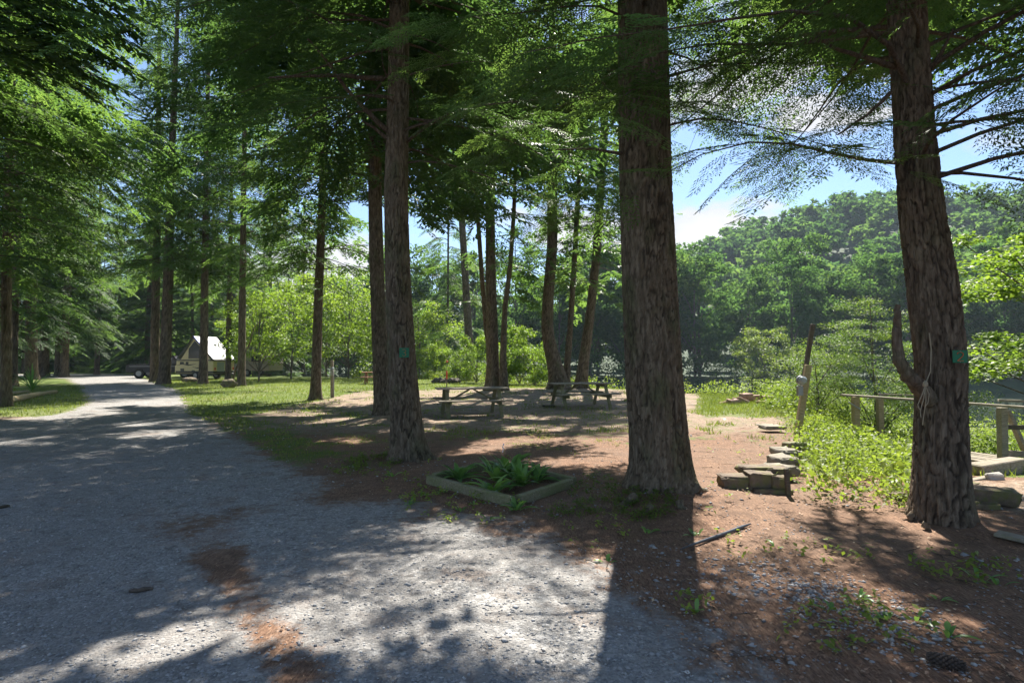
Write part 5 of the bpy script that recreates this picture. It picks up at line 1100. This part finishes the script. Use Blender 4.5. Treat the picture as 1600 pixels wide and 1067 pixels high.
# ------------------------------------------------------------------ fire rings
def ring_stone(px0, px1, py_, hpx, D, dp, lb, seed, grp, mat='ringstone', rz=0, tilt=0): return pxblock(px0, px1, py_, hpx, D, dp, lb, 'ring_stone', mat, rz, tilt, 'stone', grp, seed)
g2 = 'stones of the fire ring on the bank'
for k, (x0, x1, py_, h_, D, dp, rz, tl) in enumerate([(1140, 1156, 637, 12, 19.6, .3, .2, 0), (1150, 1192, 639, 5, 19.2, .25, -.05, 0), (1150, 1170, 632, 8, 20.1, .3, .3, .25), (1161, 1176, 628, 12, 20.6, .3, 0, 0), (1177, 1191, 625, 7, 20.9, .3, 0, 0), (1193, 1207, 625, 6, 20.8, .3, 0, 0), (1188, 1204, 634, 6, 19.9, .3, .2, 0), (1176, 1190, 633, 7, 20.7, .25, 0, 0), (1124, 1146, 631, 4, 20.0, .1, .2, -.2)]):
    ring_stone(x0, x1, py_, h_, D, dp, ['square end block of the bank fire ring, nearest the thick trunk', 'long low front stone of the bank fire ring', 'tilted wedge stone inside the bank fire ring', 'tall rear block of the bank fire ring', 'flat rear brick under the sumac leaves', 'flat rear block of the fire ring nearest the leaning pole', 'low front brick of the fire ring nearest the leaning pole', 'small middle brick at the back of the fire ring', 'thin splintered slab lying off the end of the fire ring'][k], 60 + k, g2, 'ringstone', rz, tl)
a = P(697, 598); e = empty('fire_ring', a, 0, 'low dark fire ring on the lawn edge past the red tipped stake', 'fire ring'); s0 = None
for k in range(11):
    th = 2 * math.pi * k / 11; o_ = MB().blob((0, 0, .12), (.26, .2, .17), k, 8, 6, .3).build('stone', M['wood_dark'], e) if s0 is None else s0.copy()
    if s0 is None: s0 = o_
    else: C.objects.link(o_); o_.parent = e
    o_.location = (math.cos(th) * .75, math.sin(th) * .75, 0); o_.rotation_euler = (0, 0, th)
# log edging at the verge
for (x0, y0, x1, y1, r_, lb) in [(-14, 636, 62, 618, .13, 'pale stripped log edging the verge in front of the iris'), (62, 618, 88, 614, .10, 'short log continuing the edging towards the lane'), (-14, 622, 44, 614, .10, 'rear log of the verge edging')]:
    a, q = P(x0, y0), P(x1, y1); o_ = MB().tube([a.lerp(q, k / 5) + Vector((0, .03 * math.sin(k * 2), r_ * .6)) for k in range(6)], [r_ * .85, r_, r_ * .95, r_ * 1.02, r_ * .9, r_ * .75], 12).build('log', M['wood_tan']); tag(o_, lb, 'log')
# boulder with bent sapling, stump
a = P(357, 606); o_ = MB().blob((0, 0, .22), (.42, .36, .3), 4, 18, 12, .25).build('boulder', M['stone']); o_.location = a; tag(o_, 'mossy round boulder in the grass by the thin hemlock', 'boulder')
a = P(297, 597); o_ = MB().blob((0, 0, .12), (.48, .4, .22), 9, 16, 10, .35).build('boulder', M['stone']); o_.location = a; tag(o_, 'low dark rock in the grass between the lane and the camper', 'boulder')
a = P(357, 603); e = empty('bent_sapling', a + Vector((0, .3, 0)), 0, 'bare bent sapling leaning out behind the boulder', 'tree'); D = a.y; MB().tube([(0, 0, 0), PD(364, 578, D) - a, PD(374, 558, D) - a, PD(386, 538, D) - a, PD(393, 512, D) - a, PD(408, 495, D) - a], [.07, .06, .05, .045, .03, .015], 8).build('trunk', M['bark_red'], e)

# ------------------------------------------------------------------ camper, truck, trailer, tarp
def wheel(parent, c_, r_=.36, w_=.22, name='wheel'):
    o_ = MB().tube([Vector(c_) + Vector((0, -w_ / 2, 0)), Vector(c_) + Vector((0, -w_ / 2 + .03, 0)), Vector(c_) + Vector((0, w_ / 2 - .03, 0)), Vector(c_) + Vector((0, w_ / 2, 0))], [r_ * .93, r_, r_, r_ * .93], 24).build(name, M['rubber'], parent)
    MB().tube([Vector(c_) + Vector((0, -w_ / 2 - .012, 0)), Vector(c_) + Vector((0, -w_ / 2 + .01, 0))], [r_ * .52, r_ * .58], 16).build('rim', M['metal'], o_)
base = at(319, 44.5); e = empty('folding_camper', (base[0] - .2, base[1] + .6, base[2]), rad(-18), 'cream and black folding A-frame camper with white roof parked under the hemlocks', 'camper')
L2 = 1.9
MB().box((0, 0, .98), (3.7, 2.1, .98), bev=.04).build('body', M['camper'], e)
MB().box((0, -.0, .60), (3.74, 2.14, .14), bev=.01).build('lower_skirt', M['black'], e)
MB().box((0, 0, .44), (3.9, 2.0, .10), bev=.02).build('chassis', M['black'], e)
MB().box((-2.0, 0, .80), (.42, 1.7, .6), bev=.04).build('front_box', M['camper'], e)
MB().box((0, 0, 1.505), (3.84, 2.16, .07), bev=.01).build('waist_trim', M['black'], e)
b_ = MB(); b_.prism([(-1.45, 1.54), (1.55, 1.54), (-.05, 3.28)], -1.0, -.94).build('gable_wall', M['camper'], e)
MB().prism([(-1.45, 1.54), (1.55, 1.54), (-.05, 3.28)], .94, 1.0).build('gable_wall', M['camper'], e)
MB().prism([(-.65, 1.64), (.85, 1.64), (.80, 2.2), (-.03, 3.02), (-.62, 2.4)], -1.03, -1.004).build('gable_window', M['dark_glass'], e)
def slab_(p0, p1, th): 
    a, q = Vector(p0), Vector(p1); return MB().beam(a, q, 2.2, th, up=(0, 0, 1), bev=.01)
slab_((-.10, 0, 3.34), (1.82, 0, 1.60), .07).build('roof_panel', M['white'], e); slab_((-.02, 0, 3.34), (-1.72, 0, 1.60), .07).build('roof_panel', M['white'], e)
for (p0, p1, m_) in [((-.09, -1.115, 3.36), (.95, -1.115, 2.42), 'blue'), ((.95, -1.115, 2.42), (1.84, -1.115, 1.60), 'black'), ((-.03, -1.115, 3.36), (-1.74, -1.115, 1.60), 'black')]: MB().beam(p0, p1, .03, .10, up=(0, 0, 1)).build('roof_edge', M[m_], e)
for (x, z, w_, h_) in [(-1.25, 1.28, .38, .2), (-.72, 1.28, .26, .2), (-1.2, .72, .36, .3), (-.1, .62, .3, .22), (.7, 1.0, .5, .35)]: MB().box((x, -1.062, z), (w_, .02, h_), bev=.005).build('hatch', M['black'], e)
for s_ in (0, 1):
    b_ = MB(); b_.tube([(-1.75 + 1.3 * s_ * 1.2, -1.06, 1.10 - .1 * s_), (-1.2 + 1.5 * s_, -1.065, 1.22 - .32 * s_), (-.6 + 1.5 * s_, -1.06, 1.12 - .1 * s_), (.2 + s_, -1.06, 1.22)], [.01, .035, .045, .008], 6).build('graphic_swoosh', M['black'], e)
MB().box((1.872, -.35, 1.0), (.02, .7, .7), bev=.005).build('rear_panel', M['white'], e)
for s_ in (-1, 1): MB().box((1.88, s_ * .9, .85), (.03, .12, .2), bev=.005).build('tail_light', M['redpole'], e)
for x in (.15,):
    for s_ in (-1, 1): wheel(e, (x, s_ * 1.0, .33), .33)
base = at(262, 47.5); e = empty('pickup_truck', (base[0], base[1], base[2]), rad(8), 'black pickup truck parked beside the folding camper', 'pickup truck')
MB().prism([(-2.7, .5), (2.7, .5), (2.75, .95), (2.55, 1.12), (-2.65, 1.14), (-2.75, .9)], -.95, .95).build('body', M['truck'], e)
MB().prism([(-1.1, 1.13), (1.35, 1.13), (.85, 1.82), (-.95, 1.84)], -.85, .85).build('cab', M['truck'], e)
MB().prism([(-.9, 1.2), (.05, 1.2), (.05, 1.72), (-.8, 1.74)], -.868, -.852).build('side_window', M['dark_glass'], e); MB().prism([(.12, 1.2), (1.15, 1.2), (.78, 1.72), (.12, 1.72)], -.868, -.852).build('side_window', M['dark_glass'], e)
MB().box((2.74, 0, .8), (.04, 1.2, .3), bev=.01).build('grille', M['metal'], e); MB().box((2.78, 0, .55), (.12, 1.8, .16), bev=.02).build('bumper', M['metal'], e)
for s_ in (-1, 1): MB().box((2.70, s_ * .78, .88), (.08, .26, .18), bev=.02).build('headlight', M['glass'], e)
for x in (-1.75, 1.75):
    for s_ in (-1, 1): wheel(e, (x, s_ * .86, .4), .4, .26)
MB().box((0, -.958, .98), (5.0, .012, .05), bev=.003).build('side_trim', M['metal'], e)
base = at(398, 53); e = empty('travel_trailer', base, rad(-12), 'pale pinkish travel trailer mostly hidden by leaves past the camper', 'trailer')
MB().prism([(-2.2, .5), (2.2, .5), (2.3, 1.2), (2.1, 2.3), (-2.0, 2.35), (-2.3, 1.2)], -1.05, 1.05).build('body', M['pink'], e); MB().box((.9, -1.063, 1.6), (.9, .02, .5), bev=.005).build('window', M['dark_glass'], e); MB().box((-.9, -1.063, 1.4), (.65, .02, 1.6), bev=.005).build('door', M['white'], e)
for z in (.8, 1.15): MB().box((0, -1.062, z), (4.3, .016, .04), bev=.003).build('side_stripe', M['metal'], e)
for s_ in (-1, 1): wheel(e, (0, s_ * .95, .34), .34)
base = at(197, 84); e = empty('tarp_shelter', base, rad(10), 'narrow upright blue grey tarp shelter at the end of the lane', 'shelter')
MB().prism([(-.75, 0), (.75, 0), (.68, 1.9), (.3, 2.5), (-.4, 2.6), (-.7, 1.9)], -.7, .7).build('canvas', M['tent'], e); MB().prism([(-.62, .02), (-.15, .02), (-.15, 2.2), (-.6, 1.9)], -.73, -.705).build('door_flap', M['black'], e); MB().prism([(.1, .02), (.2, .02), (.16, 2.35), (.1, 2.38)], -.72, -.705).build('pole', M['white'], e)
